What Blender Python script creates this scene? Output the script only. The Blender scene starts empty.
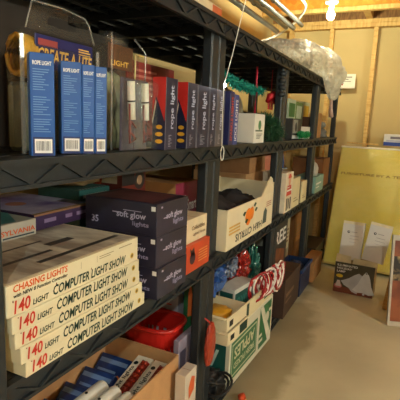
import bpy, bmesh, math, random
from mathutils import Vector, Matrix, noise
random.seed(7)
SC = bpy.context.scene
COL = SC.collection
R = math.radians

# ------------------------------------------------------------------ camera, world, exposure
cam = bpy.data.objects.new('camera', bpy.data.cameras.new('camera'))
COL.objects.link(cam)
right = Vector((0.90026, 0.43324, 0.04273)); up = Vector((-0.11315, 0.13807, 0.98394)); fwd = Vector((-0.42038, 0.89064, -0.17332))
m = Matrix((right, up, -fwd)).transposed().to_4x4()
m.translation = Vector((0.6396, 0.0, 1.265))
cam.matrix_world = m
cam.data.sensor_width = 36.0
cam.data.lens = 437.76 / 400 * 36.0
cam.data.clip_start = 0.02
SC.camera = cam
w = bpy.data.worlds.new('world'); SC.world = w; w.use_nodes = True
w.node_tree.nodes['Background'].inputs[0].default_value = (1.0, 0.85, 0.65, 1)
w.node_tree.nodes['Background'].inputs[1].default_value = 0.02
SC.view_settings.view_transform = 'Standard'
SC.view_settings.look = 'None'
SC.view_settings.gamma = 1.0
SC.view_settings.use_curve_mapping = False
SC.view_settings.exposure = 1.32
BULB_FAR = 320.0      # emission strength of the bulb in view
BULB_NEAR = 740.0     # emission strength of the two bulbs out of view
BULB_COLOR = (0.98, 0.97, 0.67)
BULB_COLOR_NEAR = (0.93, 1.0, 0.88)

# ------------------------------------------------------------------ materials
def lin(c):
    return tuple(((v / 255) / 12.92 if v / 255 <= 0.04045 else ((v / 255 + 0.055) / 1.055) ** 2.4) for v in c)
MATS = {}
def M(rgb, rough=0.6, var=0.12, scale=18.0, metal=0.0, bump=0.0, coat=0.0, stretch=None):
    key = (rgb, rough, var, scale, metal, bump, coat, stretch)
    if key in MATS: return MATS[key]
    mt = bpy.data.materials.new('surface_%03d' % len(MATS)); mt.use_nodes = True
    nt = mt.node_tree; b = nt.nodes['Principled BSDF']
    c = lin(rgb)
    tc = nt.nodes.new('ShaderNodeTexCoord'); nz = nt.nodes.new('ShaderNodeTexNoise')
    nz.inputs['Scale'].default_value = scale; nz.inputs['Detail'].default_value = 5
    if stretch:
        mp = nt.nodes.new('ShaderNodeMapping'); mp.inputs['Scale'].default_value = stretch
        nt.links.new(tc.outputs['Object'], mp.inputs[0]); nt.links.new(mp.outputs[0], nz.inputs['Vector'])
    else:
        nt.links.new(tc.outputs['Object'], nz.inputs['Vector'])
    rp = nt.nodes.new('ShaderNodeValToRGB')
    rp.color_ramp.elements[0].position = 0.3; rp.color_ramp.elements[1].position = 0.7
    rp.color_ramp.elements[0].color = tuple(max(0, v * (1 - var)) for v in c) + (1,)
    rp.color_ramp.elements[1].color = tuple(min(1, v * (1 + var)) for v in c) + (1,)
    nt.links.new(nz.outputs['Fac'], rp.inputs[0]); nt.links.new(rp.outputs[0], b.inputs['Base Color'])
    b.inputs['Roughness'].default_value = rough; b.inputs['Metallic'].default_value = metal
    if coat: b.inputs['Coat Weight'].default_value = coat; b.inputs['Coat Roughness'].default_value = 0.15
    if bump:
        bp = nt.nodes.new('ShaderNodeBump'); bp.inputs['Strength'].default_value = bump; bp.inputs['Distance'].default_value = 0.01
        nt.links.new(nz.outputs['Fac'], bp.inputs['Height']); nt.links.new(bp.outputs[0], b.inputs['Normal'])
    MATS[key] = mt
    return mt
def clear_plastic(name, tint=(1, 1, 1), gloss=0.16, haze=0.04, rough=0.12, bump=0.0, bscale=30):
    mt = bpy.data.materials.new(name); mt.use_nodes = True
    nt = mt.node_tree; nt.nodes.remove(nt.nodes['Principled BSDF']); out = nt.nodes['Material Output']
    tr = nt.nodes.new('ShaderNodeBsdfTransparent'); tr.inputs[0].default_value = tint + (1,)
    gl = nt.nodes.new('ShaderNodeBsdfGlossy'); gl.inputs['Roughness'].default_value = rough
    df = nt.nodes.new('ShaderNodeBsdfDiffuse'); df.inputs[0].default_value = (0.85, 0.85, 0.82, 1)
    m1 = nt.nodes.new('ShaderNodeMixShader'); m2 = nt.nodes.new('ShaderNodeMixShader')
    m1.inputs[0].default_value = haze; m2.inputs[0].default_value = gloss
    nt.links.new(tr.outputs[0], m1.inputs[1]); nt.links.new(df.outputs[0], m1.inputs[2])
    nt.links.new(m1.outputs[0], m2.inputs[1]); nt.links.new(gl.outputs[0], m2.inputs[2])
    nt.links.new(m2.outputs[0], out.inputs[0])
    if bump:
        nz = nt.nodes.new('ShaderNodeTexNoise'); nz.inputs['Scale'].default_value = bscale
        bp = nt.nodes.new('ShaderNodeBump'); bp.inputs['Strength'].default_value = bump; bp.inputs['Distance'].default_value = 0.01
        nt.links.new(nz.outputs[0], bp.inputs['Height'])
        nt.links.new(bp.outputs[0], gl.inputs['Normal']); nt.links.new(bp.outputs[0], df.inputs['Normal'])
    return mt
def emit(name, col, s):
    mt = bpy.data.materials.new(name); mt.use_nodes = True
    b = mt.node_tree.nodes['Principled BSDF']
    b.inputs['Base Color'].default_value = col + (1,)
    b.inputs['Emission Color'].default_value = col + (1,); b.inputs['Emission Strength'].default_value = s
    return mt
def two_tone(name, a, b_, scale, stretch=(1, 1, 1), rough=0.7, voronoi=False, p0=.42, p1=.6, bump=.15):
    mt = bpy.data.materials.new(name); mt.use_nodes = True
    nt = mt.node_tree; b = nt.nodes['Principled BSDF']
    tc = nt.nodes.new('ShaderNodeTexCoord'); mp = nt.nodes.new('ShaderNodeMapping'); mp.inputs['Scale'].default_value = stretch
    t = nt.nodes.new('ShaderNodeTexVoronoi' if voronoi else 'ShaderNodeTexNoise'); t.inputs['Scale'].default_value = scale
    if not voronoi: t.inputs['Detail'].default_value = 7
    rp = nt.nodes.new('ShaderNodeValToRGB')
    rp.color_ramp.elements[0].position = p0; rp.color_ramp.elements[1].position = p1
    rp.color_ramp.elements[0].color = lin(a) + (1,); rp.color_ramp.elements[1].color = lin(b_) + (1,)
    nt.links.new(tc.outputs['Object'], mp.inputs[0]); nt.links.new(mp.outputs[0], t.inputs['Vector'])
    nt.links.new(t.outputs['Color' if voronoi else 'Fac'], rp.inputs[0]); nt.links.new(rp.outputs[0], b.inputs['Base Color'])
    bp = nt.nodes.new('ShaderNodeBump'); bp.inputs['Strength'].default_value = bump; bp.inputs['Distance'].default_value = .004
    nt.links.new(rp.outputs[0], bp.inputs['Height']); nt.links.new(bp.outputs[0], b.inputs['Normal'])
    b.inputs['Roughness'].default_value = rough
    return mt

BLACK_RESIN = M((31, 36, 40), 0.5, 0.12, 60, bump=0.08)
CARD = M((186, 142, 96), 0.85, 0.08, 25)
CARD_D = M((158, 114, 74), 0.85, 0.1, 25)
WHITE = M((226, 222, 210), 0.6, 0.04, 12)
CREAM = M((222, 208, 172), 0.65, 0.05, 14)
INK = M((22, 30, 28), 0.6, 0.1, 40)
INK_G = M((12, 52, 40), 0.6, 0.1, 40)
RED_P = M((196, 48, 28), 0.5, 0.08, 30)
ORANGE_P = M((218, 88, 26), 0.5, 0.08, 30)
PRINT_W = M((232, 230, 226), 0.5, 0.03, 30)
GOLD_P = M((232, 186, 88), 0.4, 0.1, 30)
LUMBER = two_tone('lumber', (212, 174, 104), (196, 152, 84), 9, (1, 1, 6), 0.7, bump=.05)
LUMBER_H = two_tone('lumber_horizontal', (212, 174, 104), (196, 152, 84), 9, (6, 1, 1), 0.7, bump=.05)
PACK = clear_plastic('clear_pack', (.95, .95, .92), .085, .012, .06, .5, 26)
RIM = clear_plastic('clear_rim', (.95, .95, .92), .22, .16, .1, .3, 40)
FILM = clear_plastic('clear_film', (.98, .98, .94), .11, .015, .16, .6, 14)

# ------------------------------------------------------------------ mesh helpers
class MB:
    """collects faces for one mesh"""
    def __init__(s): s.v = []; s.f = []
    def box(s, x0, x1, y0, y1, z0, z1):
        b = len(s.v)
        s.v += [(x0, y0, z0), (x1, y0, z0), (x1, y1, z0), (x0, y1, z0), (x0, y0, z1), (x1, y0, z1), (x1, y1, z1), (x0, y1, z1)]
        s.f += [tuple(b + i for i in q) for q in ((0, 3, 2, 1), (4, 5, 6, 7), (0, 1, 5, 4), (1, 2, 6, 5), (2, 3, 7, 6), (3, 0, 4, 7))]
        return s
    def bar(s, p, q, wx, h):
        """prism from p to q in a plane x = const, wx thick in x, h high"""
        p = Vector(p); q = Vector(q); d = (q - p).normalized(); n = Vector((0, -d.z, d.y)) * h / 2; t = Vector((wx / 2, 0, 0))
        b = len(s.v)
        for e in (p, q):
            for a in (-t - n, t - n, t + n, -t + n): s.v.append(tuple(e + a))
        s.f += [tuple(b + i for i in qd) for qd in ((0, 1, 2, 3), (7, 6, 5, 4), (0, 4, 5, 1), (1, 5, 6, 2), (2, 6, 7, 3), (3, 7, 4, 0))]
        return s
    def tube(s, pts, r, n=8, caps=True, closed=False):
        pts = [Vector(p) for p in pts]; b = len(s.v); N = len(pts)
        for i, p in enumerate(pts):
            if closed: d = pts[(i + 1) % N] - pts[i - 1]
            else: d = pts[min(i + 1, N - 1)] - pts[max(i - 1, 0)]
            d.normalize()
            a = d.cross(Vector((0, 0, 1)))
            if a.length < 1e-3: a = d.cross(Vector((1, 0, 0)))
            a.normalize(); c = d.cross(a)
            rr = r[i] if isinstance(r, (list, tuple)) else r
            for k in range(n):
                t = 2 * math.pi * k / n
                s.v.append(tuple(p + a * math.cos(t) * rr + c * math.sin(t) * rr))
        for i in range(N if closed else N - 1):
            j = (i + 1) % N
            for k in range(n):
                k2 = (k + 1) % n
                s.f.append((b + i * n + k, b + i * n + k2, b + j * n + k2, b + j * n + k))
        if caps and not closed:
            s.f.append(tuple(b + k for k in range(n))[::-1]); s.f.append(tuple(b + (N - 1) * n + k for k in range(n)))
        return s
    def lathe(s, prof, n=16, c=(0, 0, 0)):
        b = len(s.v)
        for r, z in prof:
            for k in range(n):
                t = 2 * math.pi * k / n
                s.v.append((c[0] + r * math.cos(t), c[1] + r * math.sin(t), c[2] + z))
        for i in range(len(prof) - 1):
            for k in range(n):
                k2 = (k + 1) % n
                s.f.append((b + i * n + k, b + i * n + k2, b + (i + 1) * n + k2, b + (i + 1) * n + k))
        s.f.append(tuple(b + k for k in range(n))[::-1]); s.f.append(tuple(b + (len(prof) - 1) * n + k for k in range(n)))
        return s
    def mesh(s, name, bevel=0.0, smooth=False):
        me = bpy.data.meshes.new(name); me.from_pydata(s.v, [], s.f); me.update()
        if bevel:
            bm = bmesh.new(); bm.from_mesh(me)
            bmesh.ops.bevel(bm, geom=list(bm.edges), offset=bevel, segments=1, affect='EDGES', clamp_overlap=True)
            bm.to_mesh(me); bm.free()
        if smooth:
            for p in me.polygons: p.use_smooth = True
        return me
def link(name, me, mat, parent=None, loc=None, rot=None):
    o = bpy.data.objects.new(name, me); COL.objects.link(o)
    if me is not None and mat is not None and not me.materials: me.materials.append(mat)
    if parent: o.parent = parent
    if loc is not None: o.location = loc
    if rot is not None: o.rotation_euler = rot
    return o
def tag(o, label, cat, group=None):
    o['label'] = label; o['category'] = cat
    if group: o['group'] = group
    return o
def thing(name, label, cat, loc=(0, 0, 0), rot=(0, 0, 0), group=None):
    return tag(link(name, None, None, None, loc, rot), label, cat, group)
def struct(o):
    o['kind'] = 'structure'; return o
TXT = {}
def text_data(s):
    if s in TXT: return TXT[s]
    cu = bpy.data.curves.new('lettering', 'FONT'); cu.body = s; cu.resolution_u = 2; cu.offset = .022
    ob = bpy.data.objects.new('lettering', cu)
    me = bpy.data.meshes.new_from_object(ob)
    v = [tuple(x.co) for x in me.vertices]; f = [tuple(p.vertices) for p in me.polygons]
    bpy.data.objects.remove(ob); bpy.data.curves.remove(cu); bpy.data.meshes.remove(me)
    x0 = min(a[0] for a in v); x1 = max(a[0] for a in v); y0 = min(a[1] for a in v); y1 = max(a[1] for a in v)
    TXT[s] = ([((a[0] - x0) / (x1 - x0), (a[1] - y0) / (y1 - y0)) for a in v], f)
    return TXT[s]

class Carton:
    """box with origin at the centre of its base; prints sit on its faces"""
    def __init__(s, name, label, cat, x, y, z, mat, rotz=0, group=None, bevel=0.0012, seam=None, body=True, pitch=0, roll=0):
        s.dx, s.dy, s.dz = x[1] - x[0], y[1] - y[0], z[1] - z[0]
        s.eps = 0.0003
        loc = ((x[0] + x[1]) / 2, (y[0] + y[1]) / 2, z[0]); rot = (R(roll), R(pitch), R(rotz))
        if body:
            me = MB().box(-s.dx / 2, s.dx / 2, -s.dy / 2, s.dy / 2, 0, s.dz).mesh(name, bevel)
            s.o = link(name, me, mat, None, loc, rot)
        else: s.o = link(name, None, None, None, loc, rot)
        tag(s.o, label, cat, group)
        if seam:   # tuck flap line and lid edge of a carton, on the top
            mb = MB().box(-s.dx / 2 + .002, s.dx / 2 - .002, -.0006, .0006, s.dz - .001, s.dz + .0006)
            link('lid_seam', mb.mesh('lid_seam'), seam, s.o)
    def frame(s, face):
        x, y, z = s.dx / 2, s.dy / 2, s.dz
        return {'front': (Vector((x, -y, 0)), Vector((0, 1, 0)), Vector((0, 0, 1)), Vector((1, 0, 0)), s.dy, z),
                'near': (Vector((-x, -y, 0)), Vector((1, 0, 0)), Vector((0, 0, 1)), Vector((0, -1, 0)), s.dx, z),
                'top': (Vector((x, -y, z)), Vector((0, 1, 0)), Vector((-1, 0, 0)), Vector((0, 0, 1)), s.dy, s.dx)}[face]
    def poly(s, face, pts, mat, name='printed_panel', lift=1, parent=None):
        o, U, V, N, a, b = s.frame(face)
        P = [tuple(o + U * (p[0] * a) + V * (p[1] * b) + N * s.eps * lift) for p in pts]
        me = bpy.data.meshes.new(name); me.from_pydata(P, [], [tuple(range(len(P)))]); me.update()
        return link(name, me, mat, s.o)
    def rect(s, face, u0, v0, u1, v1, mat, name='printed_panel', lift=1):
        return s.poly(face, [(u0, v0), (u1, v0), (u1, v1), (u0, v1)], mat, name, lift)
    def rects(s, face, rs, mat, name='fine_print', lift=2):
        o, U, V, N, a, b = s.frame(face); v = []; f = []
        for (u0, v0, u1, v1) in rs:
            k = len(v)
            v += [tuple(o + U * (p[0] * a) + V * (p[1] * b) + N * s.eps * lift) for p in ((u0, v0), (u1, v0), (u1, v1), (u0, v1))]
            f.append((k, k + 1, k + 2, k + 3))
        me = bpy.data.meshes.new(name); me.from_pydata(v, [], f); me.update()
        return link(name, me, mat, s.o)
    def disc(s, face, u, v, r, mat, name='printed_disc', lift=2, ry=None, n=14):
        o, U, V, N, a, b = s.frame(face); ry = ry or r
        return s.poly(face, [(u + r / a * math.cos(6.2832 * k / n), v + ry / b * math.sin(6.2832 * k / n)) for k in range(n)], mat, name, lift)
    def text(s, face, string, u0, v0, u1, v1, mat, lift=3, shear=0.0, flip=False, vertical=False, name='lettering'):
        o, U, V, N, a, b = s.frame(face); tv, tf = text_data(string); P = []
        for (p, q) in tv:
            p2 = p + shear * (q - .5)
            if flip: p2, q = 1 - p2, 1 - q
            if vertical: u, v = u0 + (u1 - u0) * (1 - q), v0 + (v1 - v0) * p2
            else: u, v = u0 + (u1 - u0) * p2, v0 + (v1 - v0) * q
            P.append(tuple(o + U * (u * a) + V * (v * b) + N * s.eps * lift))
        me = bpy.data.meshes.new(name); me.from_pydata(P, [], tf); me.update()
        return link(name, me, mat, s.o)
    def part(s, name, mb, mat, bevel=0, smooth=False):
        return link(name, mb.mesh(name, bevel, smooth), mat, s.o)

def open_carton(name, label, cat, x, y, z, mat, inner, rotz=0, t=0.006, flaps=None, group=None):
    """open-topped box made of walls and a bottom; flaps: dict side -> (length, angle from horizontal out)"""
    c = Carton(name, label, cat, x, y, z, mat, rotz, group, body=False)
    X, Y, Z = c.dx / 2, c.dy / 2, c.dz
    mb = MB().box(-X, X, -Y, Y, 0, t).box(-X, -X + t, -Y, Y, t, Z).box(X - t, X, -Y, Y, t, Z).box(-X + t, X - t, -Y, -Y + t, t, Z).box(-X + t, X - t, Y - t, Y, t, Z)
    c.part('box_body', mb, mat)
    for side, (L, ang) in (flaps or {}).items():
        ca, sa = math.cos(R(ang)) * L, math.sin(R(ang)) * L
        if side == 'front': p = [(X, -Y, Z), (X, Y, Z), (X + ca, Y - .01, Z + sa), (X + ca, -Y + .01, Z + sa)]
        elif side == 'back': p = [(-X, Y, Z), (-X, -Y, Z), (-X - ca, -Y + .01, Z + sa), (-X - ca, Y - .01, Z + sa)]
        elif side == 'near': p = [(-X, -Y, Z), (X, -Y, Z), (X - .01, -Y - ca, Z + sa), (-X + .01, -Y - ca, Z + sa)]
        else: p = [(X, Y, Z), (-X, Y, Z), (-X + .01, Y + ca, Z + sa), (X - .01, Y + ca, Z + sa)]
        a, b_, c_ = Vector(p[0]), Vector(p[1]), Vector(p[2]); n = (b_ - a).cross(c_ - a).normalized() * .003
        v = [tuple(Vector(q) - n) for q in p] + [tuple(Vector(q) + n) for q in p]
        me = bpy.data.meshes.new('flap'); me.from_pydata(v, [], [(3, 2, 1, 0), (4, 5, 6, 7), (0, 1, 5, 4), (1, 2, 6, 5), (2, 3, 7, 6), (3, 0, 4, 7)])
        link('flap', me, inner, c.o)
    return c

def blob(name, size, mat, seed=0, amp=0.25, freq=3.0, sub=4, ridge=False, parent=None, loc=None, flat=False, rot=None):
    """crumpled soft lump standing on z = 0"""
    bm = bmesh.new(); bmesh.ops.create_icosphere(bm, subdivisions=sub, radius=1.0)
    off = Vector((seed * 3.7, seed * 1.3, seed * 7.1))
    for v in bm.verts:
        n = noise.fractal(v.co * freq + off, 1.0, 2.0, 4)
        if ridge: n = 0.5 - abs(n) * 1.4
        k = 1 + amp * n
        v.co = Vector((v.co.x * k * size[0] / 2, v.co.y * k * size[1] / 2, v.co.z * k * size[2] / 2))
    zl = -size[2] * .46
    for v in bm.verts:
        v.co.z = max(v.co.z, zl) - zl
    me = bpy.data.meshes.new(name); bm.to_mesh(me); bm.free()
    if not flat:
        for p in me.polygons: p.use_smooth = True
    return link(name, me, mat, parent, loc, rot)
def tinsel(name, path, rad, n, mat, parent=None, wid=.002, seed=0, loc=None):
    """garland of short strips radiating from a path"""
    rnd = random.Random(seed); v = []; f = []
    pts = [Vector(p) for p in path]
    for i in range(n):
        t = rnd.random() * (len(pts) - 1); k = int(t); p = pts[k].lerp(pts[k + 1], t - k)
        d = Vector((rnd.gauss(0, 1), rnd.gauss(0, 1), rnd.gauss(0, 1))).normalized()
        e = d.cross(Vector((rnd.gauss(0, 1), rnd.gauss(0, 1), rnd.gauss(0, 1)))).normalized() * wid
        L = rad * (.5 + .5 * rnd.random()); b = len(v)
        v += [tuple(p - e), tuple(p + e), tuple(p + d * L + e * .5), tuple(p + d * L - e * .5)]; f.append((b, b + 1, b + 2, b + 3))
    me = bpy.data.meshes.new(name); me.from_pydata(v, [], f); me.update()
    return link(name, me, mat, parent, loc)

# ------------------------------------------------------------------ the room
XL, XR, YB, YN = -0.80, 4.2, 4.61, -2.6
ZP, ZJ = 2.226, 2.302          # underside and top of the double top plate
concrete = two_tone('concrete', (184, 175, 146), (212, 204, 172), 1.6, (1, 1, 1), .62, p0=.3, p1=.65, bump=.02)
nt = concrete.node_tree          # floor stain plus some painted shelf shadow, from the shelf feet into the aisle
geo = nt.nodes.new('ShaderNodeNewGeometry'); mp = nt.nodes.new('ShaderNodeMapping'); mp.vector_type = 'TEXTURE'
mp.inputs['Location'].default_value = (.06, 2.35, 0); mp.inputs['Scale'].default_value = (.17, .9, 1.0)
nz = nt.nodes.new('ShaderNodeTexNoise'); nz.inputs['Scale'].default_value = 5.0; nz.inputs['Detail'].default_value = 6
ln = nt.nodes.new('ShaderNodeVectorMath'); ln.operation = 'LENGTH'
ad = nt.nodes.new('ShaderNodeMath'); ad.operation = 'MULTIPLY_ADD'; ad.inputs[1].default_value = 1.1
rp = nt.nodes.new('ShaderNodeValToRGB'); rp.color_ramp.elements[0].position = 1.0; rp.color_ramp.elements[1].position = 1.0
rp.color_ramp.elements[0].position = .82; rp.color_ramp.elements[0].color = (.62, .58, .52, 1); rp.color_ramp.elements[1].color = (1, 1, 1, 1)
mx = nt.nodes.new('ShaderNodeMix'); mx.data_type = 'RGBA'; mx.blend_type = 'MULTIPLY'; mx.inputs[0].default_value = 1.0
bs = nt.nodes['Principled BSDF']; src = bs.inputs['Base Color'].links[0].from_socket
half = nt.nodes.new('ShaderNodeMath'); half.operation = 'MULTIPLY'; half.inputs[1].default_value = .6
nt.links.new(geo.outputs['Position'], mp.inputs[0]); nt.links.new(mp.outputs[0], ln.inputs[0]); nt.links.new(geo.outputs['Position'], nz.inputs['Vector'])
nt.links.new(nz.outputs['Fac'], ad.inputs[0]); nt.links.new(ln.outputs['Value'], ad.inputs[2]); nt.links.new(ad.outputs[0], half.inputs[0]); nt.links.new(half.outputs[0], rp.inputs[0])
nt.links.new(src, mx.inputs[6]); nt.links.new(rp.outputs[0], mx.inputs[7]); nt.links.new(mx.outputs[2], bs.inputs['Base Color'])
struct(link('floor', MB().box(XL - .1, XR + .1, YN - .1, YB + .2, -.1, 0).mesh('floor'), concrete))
board = M((190, 166, 112), .8, .05, 3)
block = M((170, 168, 160), .85, .08, 4)
wl = struct(link('wall_left', MB().box(XL - .1, XL, YN, YB + .2, 0, 2.6).mesh('wall_left'), board))
wr = struct(link('wall_right', MB().box(XR, XR + .1, YN, YB + .2, 0, 2.6).mesh('wall_right'), block))
wn = struct(link('wall_near', MB().box(XL - .1, XR + .1, YN - .1, YN, 0, 2.6).mesh('wall_near'), block))
wb = struct(link('wall_back', MB().box(XL - .1, XR + .1, YB + .075, YB + .2, 0, 2.6).mesh('wall_back'), board))
stud_me = MB().box(0, .038, 0, .074, .038, ZP).mesh('stud', .002); stud_me.materials.append(LUMBER)
for k in range(-2, 10):
    link('stud', stud_me, None, wb, (.202 + .406 * k, YB, 0))
link('stud', stud_me, None, wb, (XL + .002, YB, 0))
for z0 in (ZP, ZP + .038):
    link('top_plate', MB().box(XL, XR, YB - .004, YB + .074, z0 + .0005, z0 + .0375).mesh('top_plate', .002), LUMBER_H, wb)
link('bottom_plate', MB().box(XL, XR, YB, YB + .074, 0, .038).mesh('bottom_plate', .002), LUMBER_H, wb)
osb = two_tone('osb_sheet', (226, 158, 58), (198, 124, 36), 26, (1, 1, 1), .75, voronoi=True, p0=.1, p1=.9, bump=.1)
ceil = struct(link('ceiling', MB().box(XL - .1, XR + .1, YN, YB + .2, 2.545, 2.58).mesh('ceiling'), osb))
fl_me = MB().box(XL, XR, -.03, .03, 0, .038).mesh('flange', .002); fl_me.materials.append(LUMBER_H)
web_me = MB().box(XL, XR, -.006, .006, .038, .205).mesh('web'); web_me.materials.append(osb)
for y in (4.30, 3.70, 3.10, 2.50, 1.90, 1.30, .70, .10, -.50, -1.10, -1.70, -2.30):
    j = link('joist', None, None, ceil, (0, y, ZJ))
    link('flange', fl_me, None, j); link('web', web_me, None, j); link('flange', fl_me, None, j, (0, 0, .205))
rim = two_tone('rim_board', (150, 108, 62), (120, 84, 48), 12, (6, 1, 1), .8)
link('rim_board', MB().box(XL, XR, YB + .04, YB + .074, ZJ, 2.545).mesh('rim_board'), rim, ceil)
for x in (-.55, .12, .95):
    link('blocking', MB().box(x, x + .06, 4.335, YB + .038, ZJ + .001, 2.50).mesh('blocking', .002), LUMBER, ceil)

# ------------------------------------------------------------------ lamps
def bulb(label, loc, strength, color):
    t = thing('light_bulb', label, 'light bulb', loc)
    prof = [(.004, -.058), (.016, -.055), (.026, -.042), (.030, -.028), (.028, -.012), (.021, .004), (.015, .016), (.013, .024)]
    link('glass_globe', MB().lathe(prof, 20).mesh('glass_globe', 0, True), emit('bulb_glow_%d' % strength, color, strength), t)
    link('socket', MB().lathe([(.016, .024), (.02, .028), (.02, .06), (.045, .066), (.05, .08), (.05, .1)], 18).mesh('socket', 0, True), M((225, 220, 205), .4), t)
    link('hanger', MB().lathe([(.012, .1), (.012, ZJ - loc[2])], 10).mesh('hanger'), M((225, 220, 205), .4), t)
    return t
bulb('bare glowing light bulb hanging under the ceiling joists near the back wall', (-.044, 3.70, 2.160), BULB_FAR, BULB_COLOR)
bulb('bare light bulb on the ceiling behind the viewpoint', (1.25, -1.10, 2.13), BULB_NEAR, BULB_COLOR_NEAR)
bulb('added bare fill bulb, out of view on the ceiling right of the aisle', (3.95, .70, 2.13), BULB_NEAR * 2.6, BULB_COLOR_NEAR)  # unseen fill bulb, added to reach the goods under the shelves

# ------------------------------------------------------------------ shelving units
D = 0.57
J = (0.467, 1.515, 2.450, 3.395, 4.335)       # unit ends along the wall
LEV = (0.09, 0.754, 1.185, 1.629)
LH = 0.057
PW = 0.060
def shelf_mesh(L):
    mb = MB()
    mb.box(-.016, 0, 0, L, -.013, 0)                 # rolled top rail of the front lip
    mb.box(-.014, -.001, 0, L, -LH, -LH + .008)      # lower rail
    mb.box(-.016, -.009, 0, L, -LH + .008, -.013)    # recessed web
    n = 7; p = L / n
    for i in range(n):                               # zigzag ribs on the web
        a = (-.006, i * p, -LH + .006); b = (-.006, (i + .5) * p, -.012); c = (-.006, (i + 1) * p, -LH + .006)
        mb.bar(a, b, .008, .006); mb.bar(b, c, .008, .006)
    mb.box(-D, -D + .014, 0, L, -LH, 0)
    mb.box(-D, -.016, 0, .012, -.045, 0); mb.box(-D, -.016, L - .012, L, -.045, 0)
    for q in (.25, .5, .75): mb.box(-D, -.016, q * L - .004, q * L + .004, -.04, -.012)
    me = mb.mesh('shelf'); me.materials.append(BLACK_RESIN)
    return me
def slat_mesh(L):
    mb = MB().box(-.031, .031, .012, L - .012, -.010, -.002)
    for i in range(22): mb.box(-.031, .031, .03 + i * (L - .06) / 21 - .0015, .03 + i * (L - .06) / 21 + .0015, -.02, -.010)
    mb.box(-.031, -.028, .012, L - .012, -.024, -.010).box(.028, .031, .012, L - .012, -.024, -.010)
    me = mb.mesh('slat'); me.materials.append(BLACK_RESIN)
    return me
po_me = MB().box(-.02, .02, 0, PW, 0, LEV[3] - .014).mesh('post', .006); po_me.materials.append(BLACK_RESIN)
cap_me = MB().box(-.017, .017, .004, PW - .004, LEV[3] - .014, LEV[3] + .004).mesh('post_cap', .003); cap_me.materials.append(BLACK_RESIN)
ULAB = ['black plastic shelving unit nearest the camera, holding the light show boxes',
        'black plastic shelving unit holding the orange fruit carton and apples box',
        'black plastic shelving unit between the fruit carton and the clear plastic bag',
        'black plastic shelving unit farthest away beside the back wall']
for u in range(4):
    L = J[u + 1] - J[u] - .004
    t = thing('shelving_unit', ULAB[u], 'shelving', (0, J[u], 0), group='black plastic shelving units in a row')
    sh_me, sl_me = shelf_mesh(L), slat_mesh(L)
    for z in LEV:
        s = link('shelf', sh_me, None, t, (0, 0, z))
        for k in range(7): link('slat', sl_me, None, s, (-.052 - k * .0775, 0, 0))
    for x in (-.042, -D + .036):
        for y in (.001, L - PW - .001):
            p = link('post', po_me, None, t, (-.008 if (u == 0 and x > -.1 and y < .1) else x, y, 0)); link('post_cap', cap_me, None, p)
            if u == 1 and x > -.1 and y > .1:
                for i in range(4):
                    q = MB().lathe([(.006, -.016), (.018, -.012), (.024, 0), (.018, .012), (.006, .016)], 14, (.012, .012, 1.545 - .036 * i))
                    link('post_knob', q.mesh('post_knob', 0, True), BLACK_RESIN, p)
S1, S2, S3, S4 = (z + .0005 for z in LEV)

# ------------------------------------------------------------------ pipes under the joists
steel = M((120, 122, 122), .4, .1, 30, metal=.5)
for i, (x, z, r, lab) in enumerate(((-.58, 2.10, .022, 'grey metal pipe under the ceiling, leftmost of the bundle'),
                                    (-.50, 2.13, .018, 'grey metal pipe under the ceiling, second from the left wall'),
                                    (-.43, 2.12, .020, 'grey metal pipe under the ceiling, third from the left wall'), (-.36, 2.14, .018, 'grey metal pipe under the ceiling, closest to the aisle'))):
    o = link('pipe', MB().tube([(x, .3, z), (x, 2, z), (x + .02, 3.6, z), (x + .02, 4.0, z)], r, 10).mesh('pipe', 0, True), steel)
    tag(o, lab, 'pipe', 'metal pipes under the ceiling')
    for y in (1.9, 3.15):
        link('strap', MB().tube([(x + (.01 if y > 3 else 0), y, z), (x + (.01 if y > 3 else 0), y + .03, z)], r + .003, 12).mesh('strap', 0, True), M((120, 120, 118), .4, .1, 30, metal=.8), o)
pts = []
for k in range(19):
    a = math.pi * k / 18
    pts.append((-.28 - .22 * (1 - math.cos(a)), 3.80 + .28 * math.sin(a), 2.13 + .14 * math.cos(a)))
o = link('cable', MB().tube([(-.28, 2.8, 2.28)] + pts + [(-.78, 3.5, 1.99)], .011, 8).mesh('cable', 0, True), M((205, 200, 188), .45))
tag(o, 'pale flexible cable curving below the pipes at the ceiling', 'cable')

# ------------------------------------------------------------------ eye-level shelf, first unit
BLUE = M((22, 80, 152), .42, .14, 8, coat=.1)
blues = [(-.0396, .6724, .0474, 1.386, 'leftmost blue rope light box, standing apart by a dark gap'),
         (-.0503, .7671, .0452, 1.383, 'second blue rope light box from the left, right of the dark gap'),
         (-.0290, .7975, .0290, 1.380, 'third blue rope light box from the left'),
         (-.0128, .8207, .0276, 1.378, 'rightmost and narrowest of the blue rope light boxes')]
for i, (a, b, w_, z, lab) in enumerate(blues):
    c = Carton('rope_light_box', lab, 'box', (a - .0148, a + .0148), (b - w_ / 2 + .0003, b + w_ / 2 - .0003), (S3, z), BLUE, rotz=-35, group='blue boxes in front of the clear clamshell')
    c.text('front', 'ROPE LIGHT', .12, .885, .88, .925, PRINT_W)
    rs = []
    rnd = random.Random(i)
    for k in range(26):
        v = .84 - k * .024
        if k in (9, 10, 19): continue
        rs.append((.12, v, .12 + .74 * (.35 + .65 * rnd.random()), v + .007))
    c.rects('front', rs, M((104, 144, 196), .5, .05), 'fine_print')
    c.rect('front', .08, 0.0, .92, .19, M((30, 44, 96), .4, .1, 8), 'lower_band', 1)
    c.rect('front', .15, .03, .87, .17, PRINT_W, 'barcode_label', 2)
    rs = []; u = .22
    while u < .8:
        w_ = .012 + .02 * rnd.random(); rs.append((u, .055, u + w_, .15)); u += w_ + .02 + .02 * rnd.random()
    c.rects('front', rs, INK, 'barcode', 4)

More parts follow.
